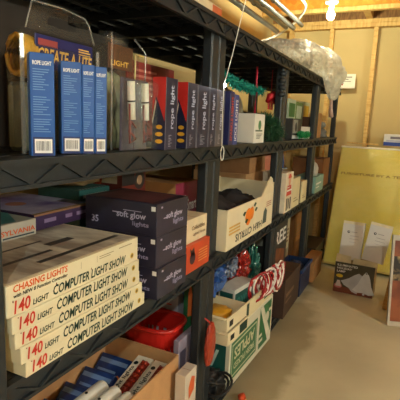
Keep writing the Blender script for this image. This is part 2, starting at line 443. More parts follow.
def clamshell(name, label, x, y, z, r=.03):
    """rounded clear shell, thin-walled"""
    t = thing(name, label, 'package', ((x[0] + x[1]) / 2, (y[0] + y[1]) / 2, z[0]))
    dx, dy, dz = (x[1] - x[0]) / 2, (y[1] - y[0]) / 2, z[1] - z[0]
    me = MB().box(-dx, dx, -dy, dy, 0, dz).mesh('clear_shell')
    bm = bmesh.new(); bm.from_mesh(me)
    bmesh.ops.bevel(bm, geom=[e for e in bm.edges if max(v.co.z for v in e.verts) > dz * .5], offset=min(r, dx * .8), segments=4, affect='EDGES', clamp_overlap=True)
    bm.to_mesh(me); bm.free()
    for p in me.polygons: p.use_smooth = True
    s = link('clear_shell', me, PACK, t)
    return t, dx, dy, dz
t, dx, dy, dz = clamshell('clamshell_pack', 'clear clamshell with carry handle and dark blue CREATE-A-LITE header card', (-.165, -.09), (.672, .910), (S3, 1.445))
rimm = MB()
for s_ in (-1, 1): link('rim', MB().box(dx - .002, dx + .004, s_ * dy - .004, s_ * dy + .004, 0, dz * .93).mesh('rim', .001), RIM, t)

link('tab_edge', MB().tube([(dx, -dy + .012, dz - .004), (dx, -dy + .03, dz + .052), (dx, 0, dz + .056), (dx, dy - .045, dz + .050), (dx, dy - .03, dz + .035), (dx, dy - .012, dz - .004)], .002, 6).mesh('tab_edge', 0, True), RIM, t)
# handle tab with a slot
bm = bmesh.new()
def ring(pts, x): return [bm.verts.new((x, p[0], p[1])) for p in pts]
outer = [(-dy + .012, dz - .004), (-dy + .03, dz + .052), (0, dz + .056), (dy - .045, dz + .050), (dy - .03, dz + .035), (dy - .012, dz - .004)]
hole = [(-.046, dz + .014), (-.042, dz + .030), (0, dz + .033), (.042, dz + .030), (.046, dz + .014), (0, dz + .012)]
for x in (dx - .001,):
    a = ring(outer, x); b = ring(hole, x)
    bm.faces.new((a[0], a[1], b[1], b[0])); bm.faces.new((a[1], a[2], b[2], b[1])); bm.faces.new((a[2], a[3], b[3], b[2]))
    bm.faces.new((a[3], a[4], b[4], b[3])); bm.faces.new((a[4], a[5], b[5], b[4]) if False else (a[4], a[5], b[4])); bm.faces.new((a[5], a[0], b[0], b[5])); bm.faces.new((a[5], b[5], b[4]))
me = bpy.data.meshes.new('handle_tab'); bm.to_mesh(me); bm.free()
link('handle_tab', me, PACK, t)
c = Carton('header_card', '', '', (dx - .012, dx - .008), (-dy + .045, dy - .008), (dz - .078, dz - .008), M((34, 36, 92), .4, .1, 10))
c.o.parent = t; del c.o['label']; del c.o['category']
c.text('front', 'CREATE-A-LITE', .03, .2, .97, .62, GOLD_P, shear=.02)
c.rect('front', .04, .68, .35, .88, M((150, 60, 60), .5), 'logo_patch')
c.rects('front', [(.72, .72, .95, .76), (.72, .8, .92, .84), (.72, .64, .95, .67)], GOLD_P)
coil = MB()
for k in range(5): coil.tube([(.0 + .028 * math.cos(a / 12 * 6.283), -dy + .022 + .007 * k, .205 + .04 * math.sin(a / 12 * 6.283)) for a in range(12)], .006, 6, closed=True)
link('gold_coil', coil.mesh('gold_coil', 0, True), M((196, 150, 58), .35, .2, 30), t)
link('inner_tray', MB().box(-dx + .01, dx - .03, -dy + .012, dy - .01, .002, .15).mesh('inner_tray', .01), M((96, 100, 88), .5, .25, 20), t)
t, dx, dy, dz = clamshell('clamshell_pack', 'clear boxy clamshell with brown LIGHT card and grey-green coil inside', (-.15, -.052), (.915, 1.075), (S3, 1.487), .035)
c = Carton('insert_card', '', '', (dx - .014, dx - .010), (-dy + .004, dy - .05), (dz - .095, dz - .035), M((92, 58, 36), .5, .2, 30))
c.o.parent = t; del c.o['label']; del c.o['category']
c.text('front', 'LIGHT', .08, .12, .8, .35, GOLD_P)
for s_ in (-1, 1): link('rim', MB().tube([(dx, s_ * (dy - .004), 0), (dx, s_ * (dy - .004), dz - .04), (dx - .02, s_ * (dy - .03), dz - .006)], .0025, 6).mesh('rim', 0, True), RIM, t)
link('gold_edge', MB().tube([(dx - .006, dy - .045, 0), (dx - .006, dy - .045, dz - .05), (dx - .006, dy - .012, dz - .05)], .003, 6).mesh('gold_edge'), M((190, 165, 90), .4), t)
q = MB()
for k, (yy, rr) in enumerate(((-.03, .024), (.012, .02))): q.tube([(dx - .05, yy, .004), (dx - .045, yy, .05), (dx - .042, yy - .003, .12), (dx - .05, yy - .012, .19), (dx - .06, yy - .016, .205)], [rr, rr, rr, rr * .8, rr * .3], 10)
link('light_coil', q.mesh('light_coil', 0, True), M((150, 152, 118), .5, .3, 40), t)
for i, (a, b, lab) in enumerate(((.935, .996, 'slim clear blister pack with white stick, beside the grey-green coil pack'), (.999, 1.062, 'slim clear blister pack with white stick, touching the rope light boxes'))):
    t = thing('blister_pack', lab, 'package', (-.022, (a + b) / 2, S3), group='slim blister packs with white sticks')
    h = (b - a) / 2
    me = MB().box(-.014, .022, -h, h, 0, .185).mesh('clear_shell', .006); link('clear_shell', me, PACK, t)
    link('backing_card', MB().box(-.0165, -.0145, -h, h, 0, .185).mesh('backing_card'), M((70, 62, 80), .6, .3, 40), t)
    st = link('white_stick', MB().tube([(.004, -.006, .08), (.004, -.009, .13), (.004, -.012, .176)], .010, 10).mesh('white_stick', 0, True), WHITE, t)
    link('band', MB().tube([(.004, -.0085, .125), (.004, -.009, .129)], .0106, 10).mesh('band', 0, True), INK, st)
    link('red_cord', MB().tube([(.005, .012, .06), (.006, -.01, .075), (.006, -.02, .05), (.006, 0, .04), (.006, .01, .03), (.006, -.016, .02), (.006, -.02, .12)], .003, 6).mesh('red_cord', 0, True), M((120, 34, 30), .5), t)
c = Carton('red_carton', 'red carton at the back, above the tops of the rope light boxes', 'box', (-.42, -.30), (1.34, 1.68), (S3, 1.478), M((150, 34, 24), .5, .3, 14), seam=M((90, 20, 16), .6))
c.rect('front', .06, .08, .94, .2, M((200, 60, 44), .5), 'stripe'); c.rects('front', [(.1, .6 + .07 * k, .5 + .08 * (k % 3), .63 + .07 * k) for k in range(5)], M((205, 120, 100), .5))

c = Carton('shade_filler_carton', 'added dark carton filling in the shade at the back behind the CREATE-A-LITE clamshell', 'box', (-.50, -.28), (.56, 1.02), (S3, 1.55), M((56, 46, 38), .8, .15, 10), seam=CARD_D)  # both dark cartons are added to deepen the shade behind the goods
c = Carton('shade_filler_carton', 'added dark carton filling in the shade at the back between the clamshells and the red carton', 'box', (-.50, -.30), (1.03, 1.33), (S3, 1.53), M((52, 44, 38), .8, .15, 10), seam=CARD_D)
NAVY = M((28, 32, 60), .42, .18, 12, coat=.15)
ropes = [(1.062, 1.128, 'dark rope light box with red swoosh and yellow rings, nearest of the row'),
         (1.192, 1.258, 'dark rope light box with red swoosh, second of the row after a gap'),
         (1.260, 1.350, 'wide dark rope light box, third of the row'),
         (1.352, 1.408, 'dark rope light box, fourth of the row, in front of the post'),
         (1.410, 1.480, 'greyish rope light box at the far end of the dark row')]
for i, (a, b, lab) in enumerate(ropes):
    c = Carton('rope_light_carton', lab, 'box', (-.020, .022), (a, b), (S3, 1.384 - .001 * i), NAVY if i < 4 else M((70, 70, 82), .35, .2, 12, coat=.4), group='dark rope light boxes in a row')
    c.text('front', 'rope light', .38, .3, .78, .9, M((170, 176, 200), .5), vertical=True)
    c.rects('front', [(.3, .05 + .022 * k, .3 + .3 * random.random() + .1, .058 + .022 * k) for k in range(8)], M((150, 150, 165), .5))
    c.rect('front', .0, .0, .05, 1, M((96, 98, 110), .4), 'edge_line'); c.rect('front', .95, .0, 1, 1, M((96, 98, 110), .4), 'edge_line')
    if i < 2:
        c.poly('near', [(0, 1), (0, .45), (.25, .75), (.6, .45) if False else (.45, .66), (.95, .40), (1, .62), (1, 1)], M((188, 40, 34), .4), 'red_swoosh')
        c.poly('near', [(.0, .40), (.25, .70), (.30, .66), (.05, .36)], M((214, 190, 170), .4), 'white_curve', 2)
        for k, rr in enumerate((.0105, .0125, .0125)): c.disc('near', .55, .32 - .1 * k, rr, M((214, 158, 40), .4), 'yellow_ring', 2, ry=.006)
c = Carton('pale_flat_carton', 'cream flat carton with an orange edge lying on top of the nearest shelving unit', 'box', (-.30, -.022), (.72, 1.515), (S4, 1.668), M((214, 196, 160), .7), seam=CARD_D)
c.rect('front', .9, .1, 1, .9, M((206, 104, 62), .5), 'orange_edge')

# ------------------------------------------------------------------ eye-level shelf, second unit
for i, (a, b, z, lab) in enumerate(((1.579, 1.623, 1.388, 'narrow navy box with white lettering, beside the dark rope light row'), (1.6245, 1.672, 1.38, 'narrow royal blue box with white lettering, left of the white carton'))):
    c = Carton('narrow_box', lab, 'box', (-.10, .004), (a, b), (S3, z), M((34, 38, 84) if i == 0 else (40, 58, 130), .4, .1, 10), group='narrow blue boxes on the eye-level shelf')
    c.text('front', ('SPARKLE LIGHTS', 'ICICLE LIGHTS')[i], .25, .08, .75, .9, PRINT_W if i else M((190, 70, 60), .5), vertical=True)
c = Carton('white_carton', 'small white carton with a green emblem on its side', 'box', (-.092, .004), (1.880, 2.025), (S3, 1.316), WHITE, seam=M((170, 168, 160), .6), rotz=0)
c.disc('front', .5, .62, .022, M((70, 130, 80), .5), 'green_emblem', 2); c.rects('front', [(.2, .3 - .05 * k, .8 - .08 * k, .325 - .05 * k) for k in range(4)], M((120, 120, 110), .5)); c.rect('front', .1, .4, .8, .45, M((60, 90, 60), .5), 'text_band')
t = thing('foil_bag', 'grey patterned foil bag leaning upright behind the white carton', 'bag', (-.19, 2.10, S3), (0, R(-6), R(-4)))
link('bag_body', blob('x', (.06, .30, .27), None, 3, .14, 2.2, 4).data, two_tone('foil_print', (112, 108, 92), (168, 160, 138), 14, rough=.3, bump=.5), t)
bpy.data.objects.remove(bpy.data.objects['x'])
teal_t = M((40, 158, 140), .25, .35, 60, metal=.3); red_t = M((200, 34, 44), .4, .15, 30); pine = M((30, 78, 46), .6, .4, 60)
o = tinsel('tinsel_garland', [(-.10, 1.75, 1.46), (-.12, 1.95, 1.45), (-.13, 2.15, 1.445), (-.14, 2.4, 1.45)], .035, 1500, teal_t, None, .0025, 1)
tag(o, 'shiny teal tinsel garland hung under the top shelf behind the cord', 'garland')
t = thing('pine_garland', 'dark green artificial pine garland heaped right of the white carton', 'garland', (0, 0, 0))
path = [(-.055 + .04 * math.cos(k * .9), 2.12 + .017 * k, 1.255 + .04 * math.sin(k * 1.35)) for k in range(15)]
link('stem', MB().tube(path, .004, 6).mesh('stem'), M((70, 52, 34), .8), t)
tinsel('needles', path, .062, 4200, pine, t, .0016, 2)
c = Carton('brown_gift_box', 'dark box with yellow print standing behind the pine garland', 'box', (-.36, -.24), (2.45, 2.78), (S3, 1.34), M((48, 44, 32), .5, .3, 14))
c.poly('front', [(.1, .5), (.4, .42), (.5, .9), (.15, .92)], M((196, 160, 60), .5), 'yellow_print'); c.poly('front', [(.55, .3), (.9, .3), (.9, .7), (.6, .75)], M((70, 100, 60), .5), 'green_print')
t = thing('red_bow', 'bright red ribbon bow hanging from the top shelf above the pine garland', 'bow', (-.10, 2.44, 1.385))
for s_ in (-1, 1):
    link('loop', MB().tube([(0, 0, .03), (.02, s_ * .03, .055), (.01, s_ * .06, .04), (0, s_ * .055, .015), (-.01, s_ * .02, .018)], [.008, .016, .018, .014, .008], 8).mesh('loop', 0, True), red_t, t)
    link('tail', MB().box(-.003, .003, s_ * .012 + (0 if s_ > 0 else -.03), s_ * .012 + (.03 if s_ > 0 else 0), -.03, .03).mesh('tail', .001), red_t, t)
link('knot', MB().lathe([(.004, -.014), (.014, -.008), (.016, 0), (.014, .008), (.004, .014)], 10, (0, 0, .03)).mesh('knot', 0, True), red_t, t)
link('hanger', MB().tube([(0, 0, .04), (0, 0, 1.572 - 1.385)], .0015, 5).mesh('hanger'), red_t, t)
o = link('red_ribbon', MB().tube([(-.14, 2.29, 1.57), (-.14, 2.29, 1.5), (-.135, 2.292, 1.44), (-.14, 2.29, 1.36), (-.14, 2.295, 1.33)], .006, 6).mesh('red_ribbon', 0, True), M((210, 50, 80), .5)); tag(o, 'pink-red ribbon strip hanging left of the red bow', 'ribbon')

# ------------------------------------------------------------------ eye-level shelf, third and fourth unit
c = Carton('photo_box', 'small box with a black and white picture, just right of the knobbed post', 'box', (-.13, -.05), (2.78, 3.02), (S3, 1.318), M((52, 52, 50), .5, .3, 12))
c.rect('front', .08, .3, .6, .94, M((150, 150, 142), .5, .4, 40), 'grey_picture'); c.disc('front', .4, .6, .03, M((40, 40, 42), .5), 'dark_figure', 2); c.rect('front', .04, .04, .96, .2, PRINT_W, 'white_band')
for i, (a, b, z, col, col2, lab) in enumerate(((2.99, 3.2, 1.455, (186, 196, 170), (70, 120, 66), 'pale green upright box at the back, leftmost of three'), (3.21, 3.42, 1.445, (112, 140, 70), (190, 200, 170), 'mid green upright box at the back, middle of three'), (3.43, 3.66, 1.46, (190, 196, 160), (216, 170, 40), 'pale upright box with yellow label at the back, rightmost of three'))):
    c = Carton('upright_box', lab, 'box', (-.24, -.14), (a, b), (S3, z), M(col, .5, .15, 12), group='green boxes at the back of the third unit')
    c.rect('front', .1, .55, .9, .9, M(col2, .5, .2, 20), 'printed_panel'); c.rect('front', .1, .1, .5, .45, M((60, 84, 50), .5, .3, 30), 'dark_print'); c.rects('front', [(.55, .12 + .06 * k, .9, .15 + .06 * k) for k in range(5)], M((90, 90, 80), .5))
c = Carton('low_white_box', 'low white box behind the bright green tinsel', 'box', (-.13, -.05), (3.04, 3.32), (S3, 1.27), WHITE); c.rect('front', .1, .2, .9, .4, M((160, 150, 120), .5), 'text_band')
o = tinsel('green_tinsel', [(-.02, 2.86, 1.215), (-.03, 2.95, 1.222), (-.02, 3.05, 1.212), (-.03, 3.16, 1.218)], .028, 1100, M((24, 150, 84), .3, .3, 50), None, .0025, 5); tag(o, 'bright green tinsel lying along the shelf edge below the upright boxes', 'garland')
c = Carton('maroon_box', 'maroon and brown narrow box beside the third shelf post', 'box', (-.16, -.08), (3.44, 3.58), (S3, 1.345), M((112, 70, 44), .6, .15, 14)); c.rect('front', .05, .5, .95, .95, M((122, 34, 36), .5), 'maroon_panel'); c.rect('front', .05, .05, .95, .16, M((214, 190, 140), .5), 'cream_band')
c = Carton('wooden_slat_box', 'tall tan wooden box standing below the plastic bag', 'box', (-.15, -.06), (3.66, 3.80), (S3, 1.385), M((190, 140, 84), .7, .12, 10)); c.rects('front', [(.3, 0, .34, 1), (.66, 0, .70, 1)], M((120, 80, 46), .7), 'board_joint')
t = thing('grey_ornament', 'small grey figurine on the farthest eye-level shelf', 'figurine', (-.10, 4.05, S3))
link('figure_base', MB().lathe([(.05, 0), (.055, .01), (.04, .03), (.048, .05), (.02, .08)], 14).mesh('figure_base', 0, True), M((120, 118, 108), .7, .2, 30), t); link('figure_head', MB().lathe([(.006, .08), (.03, .09), (.034, .11), (.024, .13), (.005, .138)], 12).mesh('figure_head', 0, True), M((140, 138, 126), .7), t)
c = Carton('brown_shelf_carton', 'plain brown carton at the back of the farthest eye-level shelf', 'box', (-.45, -.20), (3.86, 4.24), (S3, 1.36), CARD_D, seam=CARD)

# ------------------------------------------------------------------ middle shelf, first unit
def light_show(label, x, y, z, first=False, rz=0):
    c = Carton('light_show_box', label, 'box', x, y, z, M((214, 204, 172), .6, .06, 10), rotz=rz, group='stack of light show boxes')
    hi = .46 if first else .86; lo = .08 if first else .16
    c.text('front', 'COMPUTER LIGHT SHOW', .27, lo + .02, .865, hi - .02, INK_G, shear=.012)
    c.text('front', '140', .04, lo - .02, .13, hi + .02, RED_P, shear=.08)
    c.text('front', 'LIGHT', .145, lo + .02, .24, lo + (hi - lo) * .55, INK_G, shear=.05)
    c.disc('front', .935, (lo + hi) / 2 + .02, .0075, M((196, 160, 50), .5), 'round_seal'); c.disc('front', .935, (lo + hi) / 2 + .02, .004, M((110, 90, 40), .5), 'seal_centre', 3)
    rnd = random.Random(z[0]); c.rects('front', [(u, .1 + .7 * rnd.random() * (hi), u + .006, .1 + .06 + .7 * rnd.random() * hi) for u in (.03, .2, .33, .45, .6)] if False else [(.03 + .13 * k, hi - .03 - (k % 2) * .75 * (hi - lo), .036 + .13 * k, hi + .04 - (k % 2) * .75 * (hi - lo)) for k in range(7)], M((120, 60, 50), .5), 'tiny_bulb_print')
    if first:
        c.text('front', 'CHASING LIGHTS', .035, .73, .37, .95, ORANGE_P, shear=.01)
        c.text('front', 'with NEW 8 Function Controller', .035, .56, .37, .68, INK, shear=.01)
        c.rects('front', [(.47, .62, .473, .86), (.6, .62, .603, .86), (.62, .78, .75, .81), (.62, .70, .72, .73), (.8, .8, .93, .84)], M((150, 140, 110), .5))
        art = two_tone('lid_art', (196, 188, 168), (136, 124, 110), 7, (1, 3, 1), .45, p0=.4, p1=.62, bump=.02)
        c.rect('top', .02, .03, .98, .97, art, 'lid_art')
        c.rects('top', [(.3, .15, .95, .2), (.1, .3, .5, .34), (.55, .4, .75, .48), (.2, .55, .6, .58)], M((58, 52, 48), .5), 'lid_print')
        c.rect('front', 0, .985, 1, 1, M((150, 120, 80), .7), 'lid_edge')
    return c
ly = [(.572, .998), (.558, .980), (.548, .970), (.540, .962)]
z = S2; names = ['bottom', 'second from the bottom', 'middle', 'second from the top']
for i, (a, b) in enumerate(ly):
    light_show('cream COMPUTER LIGHT SHOW box, %s of the stack of five' % names[i], (-.305 + .004 * i, .008 + .003 * (i % 2)), (a, b), (z, z + .0345), rz=0); z += .0352
ztop = z + .0635
light_show('thicker CHASING LIGHTS light show box on top of the stack', (-.295, .010), (.530, .956), (z, ztop), True)
c = Carton('purple_game_box', 'flat purple box with a painted lid lying on the light show stack', 'box', (-.56, -.245), (.838, 1.078), (ztop + .0005, ztop + .045), M((58, 38, 78), .45, .2, 14, coat=.3), rotz=1)
c.rect('top', .02, .02, .98, .98, two_tone('lid_painting', (120, 92, 160), (226, 216, 236), 9, (1, 1, 1), .35, p0=.35, p1=.72, bump=.02), 'painted_lid')
c.disc('top', .35, .5, .03, M((206, 132, 100), .5), 'painted_moon'); c.rect('top', .0, .0, 1, .035, M((190, 150, 100), .5), 'gold_lid_edge', 3); c.rect('top', .02, .86, .98, .98, M((206, 190, 206), .5), 'pale_strip', 3)
for u in ((.15, .34), (.5, .62), (.7, .9)): c.rect('front', u[0], .37, u[1], .62, M((140, 124, 160), .5), 'lettering_bar')
c.rect('front', 0, .88, 1, 1, M((150, 110, 70), .6), 'lid_rim')
c = Carton('bulb_carton', 'white and grey bulb carton with orange SYLVANIA lettering', 'box', (-.40, -.225), (.69, .830), (ztop + .0005, ztop + .042), M((186, 182, 170), .55, .06, 10), rotz=-1)
c.text('front', 'SYLVANIA', .22, .3, .97, .62, ORANGE_P); c.rects('front', [(.25, .1, .95, .2)], M((40, 60, 70), .5))
c.poly('top', [(.0, .1), (.6, .05), (1, .6), (.9, 1), (.2, .9)], M((60, 130, 130), .35, .3, 12), 'teal_print'); c.poly('top', [(.1, .5), (.5, .55), (.6, .9), (.05, .95)], M((170, 160, 190), .35, .3, 12), 'lilac_print', 2)
c = Carton('green_spiral_box', 'dark teal box behind the purple lid and soft glow boxes', 'box', (-.48, -.30), (1.085, 1.24), (S2, 1.035), M((36, 88, 84), .5, .15, 16)); c.rects('top', [(.06 + .09 * k, .02, .1 + .09 * k, .07) for k in range(10)], PRINT_W, 'white_binding'); c.rects('front', [(.1, .9, .9, .94)], PRINT_W)
PUR = M((40, 38, 56), .42, .25, 9, coat=.15)
for i in range(3):
    z0 = S2 + .0945 * i
    lab = ['bottom soft glow lights box of the dark purple stack', 'middle soft glow lights box of the dark purple stack', 'top soft glow lights box of the dark purple stack, marked 35'][i]
    c = Carton('soft_glow_box', lab, 'box', (-.225, .026 + (.003 if i == 0 else 0)), (1.024 + .003 * (2 - i), 1.212), (z0, z0 + .094), PUR, group='dark purple soft glow boxes', rotz=(.5, -.4, 0)[i])
    LAV = M((176, 170, 196), .5)
    c.text('near', 'soft glow', .46, .42, .86, .68, LAV); c.text('near', 'lights', .68, .22, .9, .4, M((140, 134, 164), .5)); c.rects('near', [(.4, .6, .52, .63), (.55, .7, .8, .72)], LAV)
    c.text('near', '35', .1, .2, .2, .42, LAV)
    c.text('front', 'soft glow', .28, .42, .8, .66, LAV); c.text('front', 'lights', .5, .2, .84, .4, M((140, 134, 164), .5)); c.rects('front', [(.2, .5, .3, .53), (.12, .84, .17, .9)], LAV)
    c.rect('near', .93, .78, .985, .92, PRINT_W, 'price_sticker', 3)
    if i == 2: c.rect('top', .08, .1, .92, .9, M((96, 58, 58), .4, .3, 12), 'lid_picture')
c = Carton('deer_box', 'orange-red box with a dark reindeer picture under a cream box', 'box', (-.118, .003), (1.262, 1.448), (S2, .852), M((196, 70, 34), .45, .12, 12, coat=.2)); c.disc('front', .25, .5, .022, M((60, 34, 44), .5), 'deer_head'); c.poly('front', [(.18, .6), (.12, .92), (.2, .8), (.3, .9), (.34, .62)], M((70, 40, 40), .5), 'antlers', 2); c.rects('front', [(.5, .25 + .1 * k, .9, .3 + .1 * k) for k in range(5)], M((220, 140, 80), .5))
c = Carton('cream_small_box', 'cream box with brown lettering on top of the orange-red box', 'box', (-.118, -.012), (1.270, 1.448), (.8526, .938), M((216, 200, 166), .6), seam=CARD_D); c.text('front', 'Collectibles', .3, .5, .9, .68, M((110, 84, 60), .5)); c.text('front', 'Lighted House', .36, .22, .92, .38, M((110, 84, 60), .5))
c = Carton('reel_box', 'red and dark box with a round reel picture behind the soft glow stack', 'box', (-.46, -.25), (1.245, 1.395), (S2, 1.105), M((120, 44, 32), .5, .3, 14)); c.rects('front', [(.0, .8, .5, 1), (.1, .7, .4, .76)], M((40, 34, 34), .5), 'dark_print', 1); c.disc('front', .72, .84, .035, M((44, 40, 40), .5), 'reel_picture'); c.disc('front', .72, .84, .018, M((150, 120, 90), .5), 'reel_centre', 3); c.rect('near', .1, .82, .9, .97, M((206, 190, 160), .5), 'cream_patch'); c.disc('near', .45, .85, .03, M((190, 70, 40), .5), 'red_print', 2)
t = thing('plush_toy', 'small tan and white plush lump on the green box in the shelf depth', 'toy', (-.38, 1.165, 1.036)); link('plush_body', blob('x', (.13, .16, .07), None, 9, .4, 2.5, 3).data, M((196, 164, 120), .9, .2, 30), t); bpy.data.objects.remove(bpy.data.objects['x']); link('plush_head', blob('x', (.06, .07, .06), None, 4, .2, 2, 3).data, M((220, 214, 200), .9), t, (.03, .07, .03)); bpy.data.objects.remove(bpy.data.objects['x'])
c = Carton('maroon_label_box', 'maroon and tan box marked 5 Smart behind the shelf post', 'box', (-.36, -.122), (1.40, 1.585), (S2, 1.04), M((176, 128, 74), .7, .08, 14), seam=CARD_D)
c.rect('front', 0, .42, 1, 1, M((132, 40, 66), .5, .12, 10), 'maroon_panel'); c.text('front', '5', .36, .62, .46, .82, PRINT_W); c.text('front', 'Smart', .52, .6, .95, .76, PRINT_W)

# ------------------------------------------------------------------ middle shelf, second unit
c = open_carton('fruit_carton', 'open white fruit carton printed with an orange, on the middle shelf', 'box', (-.30, .012), (1.592, 2.235), (S2, .925), M((224, 212, 180), .65, .05, 12), CREAM)
X, Y_, Z_ = c.dx / 2, c.dy / 2, c.dz
for s_, nm in ((1, 'end_panel'), ):
    v = [(X, Y_ - .20, Z_), (X, Y_ - .006, Z_), (X, Y_ - .03, Z_ + .07), (X, Y_ - .06, Z_ + .085), (X, Y_ - .12, Z_ + .05)]
    v += [(a - .006, b, d) for a, b, d in v]; n = 5
    me = bpy.data.meshes.new('raised_end'); me.from_pydata(v, [], [tuple(range(5)), tuple(range(9, 4, -1))] + [(k, k + 5, (k + 1) % 5 + 5, (k + 1) % 5) for k in range(5)]); link('raised_end', me, CREAM, c.o)
link('far_end_flap', MB().box(-X, X, Y_ - .006, Y_, Z_, Z_ + .05).mesh('far_end_flap'), CREAM, c.o)
link('back_flap', MB().box(-X, -X + .006, -Y_, Y_, Z_, Z_ + .055).mesh('back_flap'), CREAM, c.o)
c.disc('front', .4, .60, .040, M((232, 126, 30), .5, .1, 30), 'printed_orange'); c.disc('front', .47, .66, .03, M((232, 126, 30), .5, .1, 30), 'printed_orange', 3)
for (u, v, a) in ((.31, .72, 0), (.53, .85, 1), (.56, .70, 2), (.36, .5, 3)): c.poly('front', [(u - .03, v), (u, v + .07), (u + .04, v + .03), (u, v - .06)], M((40, 70, 40), .5), 'printed_leaf', 4)
c.text('front', "H&H CITRUS", .16, .1, .72, .30, M((50, 54, 40), .5), flip=True); c.rects('front', [(.04, .36 + .08 * k, .24, .41 + .08 * k) for k in range(3)], M((206, 160, 70), .5), 'gold_print')
c.poly('front', [(.74, .15), (.84, .15), (.85, .5), (.8, .62), (.76, .5)], M((60, 76, 70), .5), 'dark_emblem'); c.rects('front', [(.82, .62 + .06 * k, .95, .65 + .06 * k) for k in range(3)], M((180, 120, 90), .5)); c.rects('near', [(.5, .12, .8, .2), (.4, .3, .8, .34)], M((130, 120, 140), .5))
for i, (x, y, s) in enumerate(((-.15, 1.77, (.25, .30, .19)), (-.15, 2.07, (.25, .26, .18)))):
    o = blob('dark_cloth', s, M((38, 34, 36), .8, .3, 20), 20 + i, .25, 2.4, 4, loc=(x, y, S2 + .007)); tag(o, ('dark bundled cloth filling the near half of the fruit carton', 'dark bundled cloth at the far end inside the fruit carton')[i], 'cloth')
o = link('wooden_paddle', MB().tube([(-.16, 1.62, .905), (-.21, 1.86, .945)], .009, 8).mesh('wooden_handle', 0, True), M((176, 126, 76), .6)); tag(o, 'tan wooden stick poking up out of the fruit carton', 'stick')
c = Carton('brown_carton', 'lower brown cardboard carton of the two stacked behind the fruit carton', 'box', (-.49, -.165), (2.29, 2.66), (S2, .995), CARD, seam=CARD_D, group='brown cartons behind the fruit carton')
c = Carton('brown_carton', 'upper brown cardboard carton of the two stacked behind the fruit carton', 'box', (-.49, -.16), (2.30, 2.62), (.9956, 1.085), CARD_D, seam=CARD, rotz=2, group='brown cartons behind the fruit carton')
c = Carton('pink_bin', 'salmon pink plastic bin at the back beyond the brown cartons', 'bin', (-.48, -.22), (2.72, 3.14), (.93, 1.07), M((206, 126, 104), .45, .06, 10)); c.part('rim', MB().box(-c.dx / 2 - .008, c.dx / 2 + .008, -c.dy / 2 - .008, c.dy / 2 + .008, c.dz - .02, c.dz - .004), M((214, 140, 116), .45))
c = Carton('dark_red_case', 'dark brown-red case underneath the salmon pink bin', 'case', (-.49, -.20), (2.70, 3.15), (S2, .929), M((76, 42, 34), .6, .25, 12)); c.part('latch', MB().box(c.dx / 2, c.dx / 2 + .006, -.03, .03, .12, .15), steel)

# ------------------------------------------------------------------ middle shelf, third and fourth unit
c = Carton('figure_box', 'white box printed with a red figure, right of the knobbed post', 'box', (-.14, .004), (2.516, 2.69), (S2, .995), M((222, 210, 186), .6))
c.poly('front', [(.15, .42), (.85, .42), (.75, .68), (.25, .68)], RED_P, 'red_coat'); c.disc('front', .5, .78, .026, M((214, 150, 120), .5), 'printed_face'); c.poly('front', [(.25, .86), (.75, .86), (.62, .96), (.4, .97)], RED_P, 'red_hat', 3); c.rects('front', [(.2, .05, .36, .36), (.44, .08, .58, .34), (.68, .05, .84, .36)], M((34, 30, 30), .5), 'dark_print')
c.rects('front', [(.2, .53, .85, .57), (.25, .62, .5, .64)], PRINT_W, 'white_trim', 4)
for i, (a, b, zz, lab) in enumerate(((2.70, 2.90, .945, 'plain cream box next to the red figure box'), (2.97, 3.12, .90, 'narrow cream box, farthest of the cream boxes on the middle shelf'))):
    c = Carton('cream_box', lab, 'box', (-.16, .002), (a, b), (S2, zz), M((216, 202, 160), .6, .08, 8), seam=CARD_D, group='cream boxes on the middle shelf'); c.rects('front', [(.2, .2, .8, .24), (.2, .3, .6, .33)], M((150, 130, 90), .5))
    link('dark_edge', MB().box(-.08, .08, c.dy / 2 + .0005, c.dy / 2 + .03, 0, c.dz * .9).mesh('dark_edge'), M((40, 34, 30), .6), c.o)
t = thing('blue_tarp', 'bright blue folded tarp squeezed upright behind the cream boxes', 'tarp', (-.27, 3.25, S2)); me = blob('x', (.12, .10, .40), None, 14, .2, 2.6, 4).data; link('tarp_folds', me, M((30, 84, 160), .4, .25, 18), t); bpy.data.objects.remove(bpy.data.objects['x'])
link('tarp_cord', MB().tube([(.085 * math.cos(k * .5236), .08 * math.sin(k * .5236), .2) for k in range(12)], .004, 6, closed=True).mesh('tarp_cord'), M((200, 200, 190), .6), t)
c = Carton('pale_teal_box', 'pale teal box on the middle shelf of the farthest unit', 'box', (-.16, -.002), (3.46, 3.80), (S2, .885), M((132, 168, 154), .5, .1, 10), seam=INK); c.rects('front', [(.1, .3, .5, .36), (.1, .5, .7, .6)], PRINT_W)
t = thing('white_jug', 'small whitish jug on top of the pale teal box', 'jug', (-.07, 3.62, .8856)); link('jug_body', MB().lathe([(.045, 0), (.05, .008), (.052, .06), (.04, .09), (.018, .11), (.018, .125)], 14).mesh('jug_body', 0, True), M((186, 176, 160), .5), t); link('cap', MB().lathe([(.021, .125), (.021, .142), (.018, .145)], 12).mesh('cap'), M((150, 60, 50), .5), t)
c = Carton('rust_box', 'rust brown carton at the end of the farthest middle shelf', 'box', (-.30, -.03), (3.90, 4.22), (S2, 1.0), M((134, 84, 44), .7, .12, 12), seam=CARD)

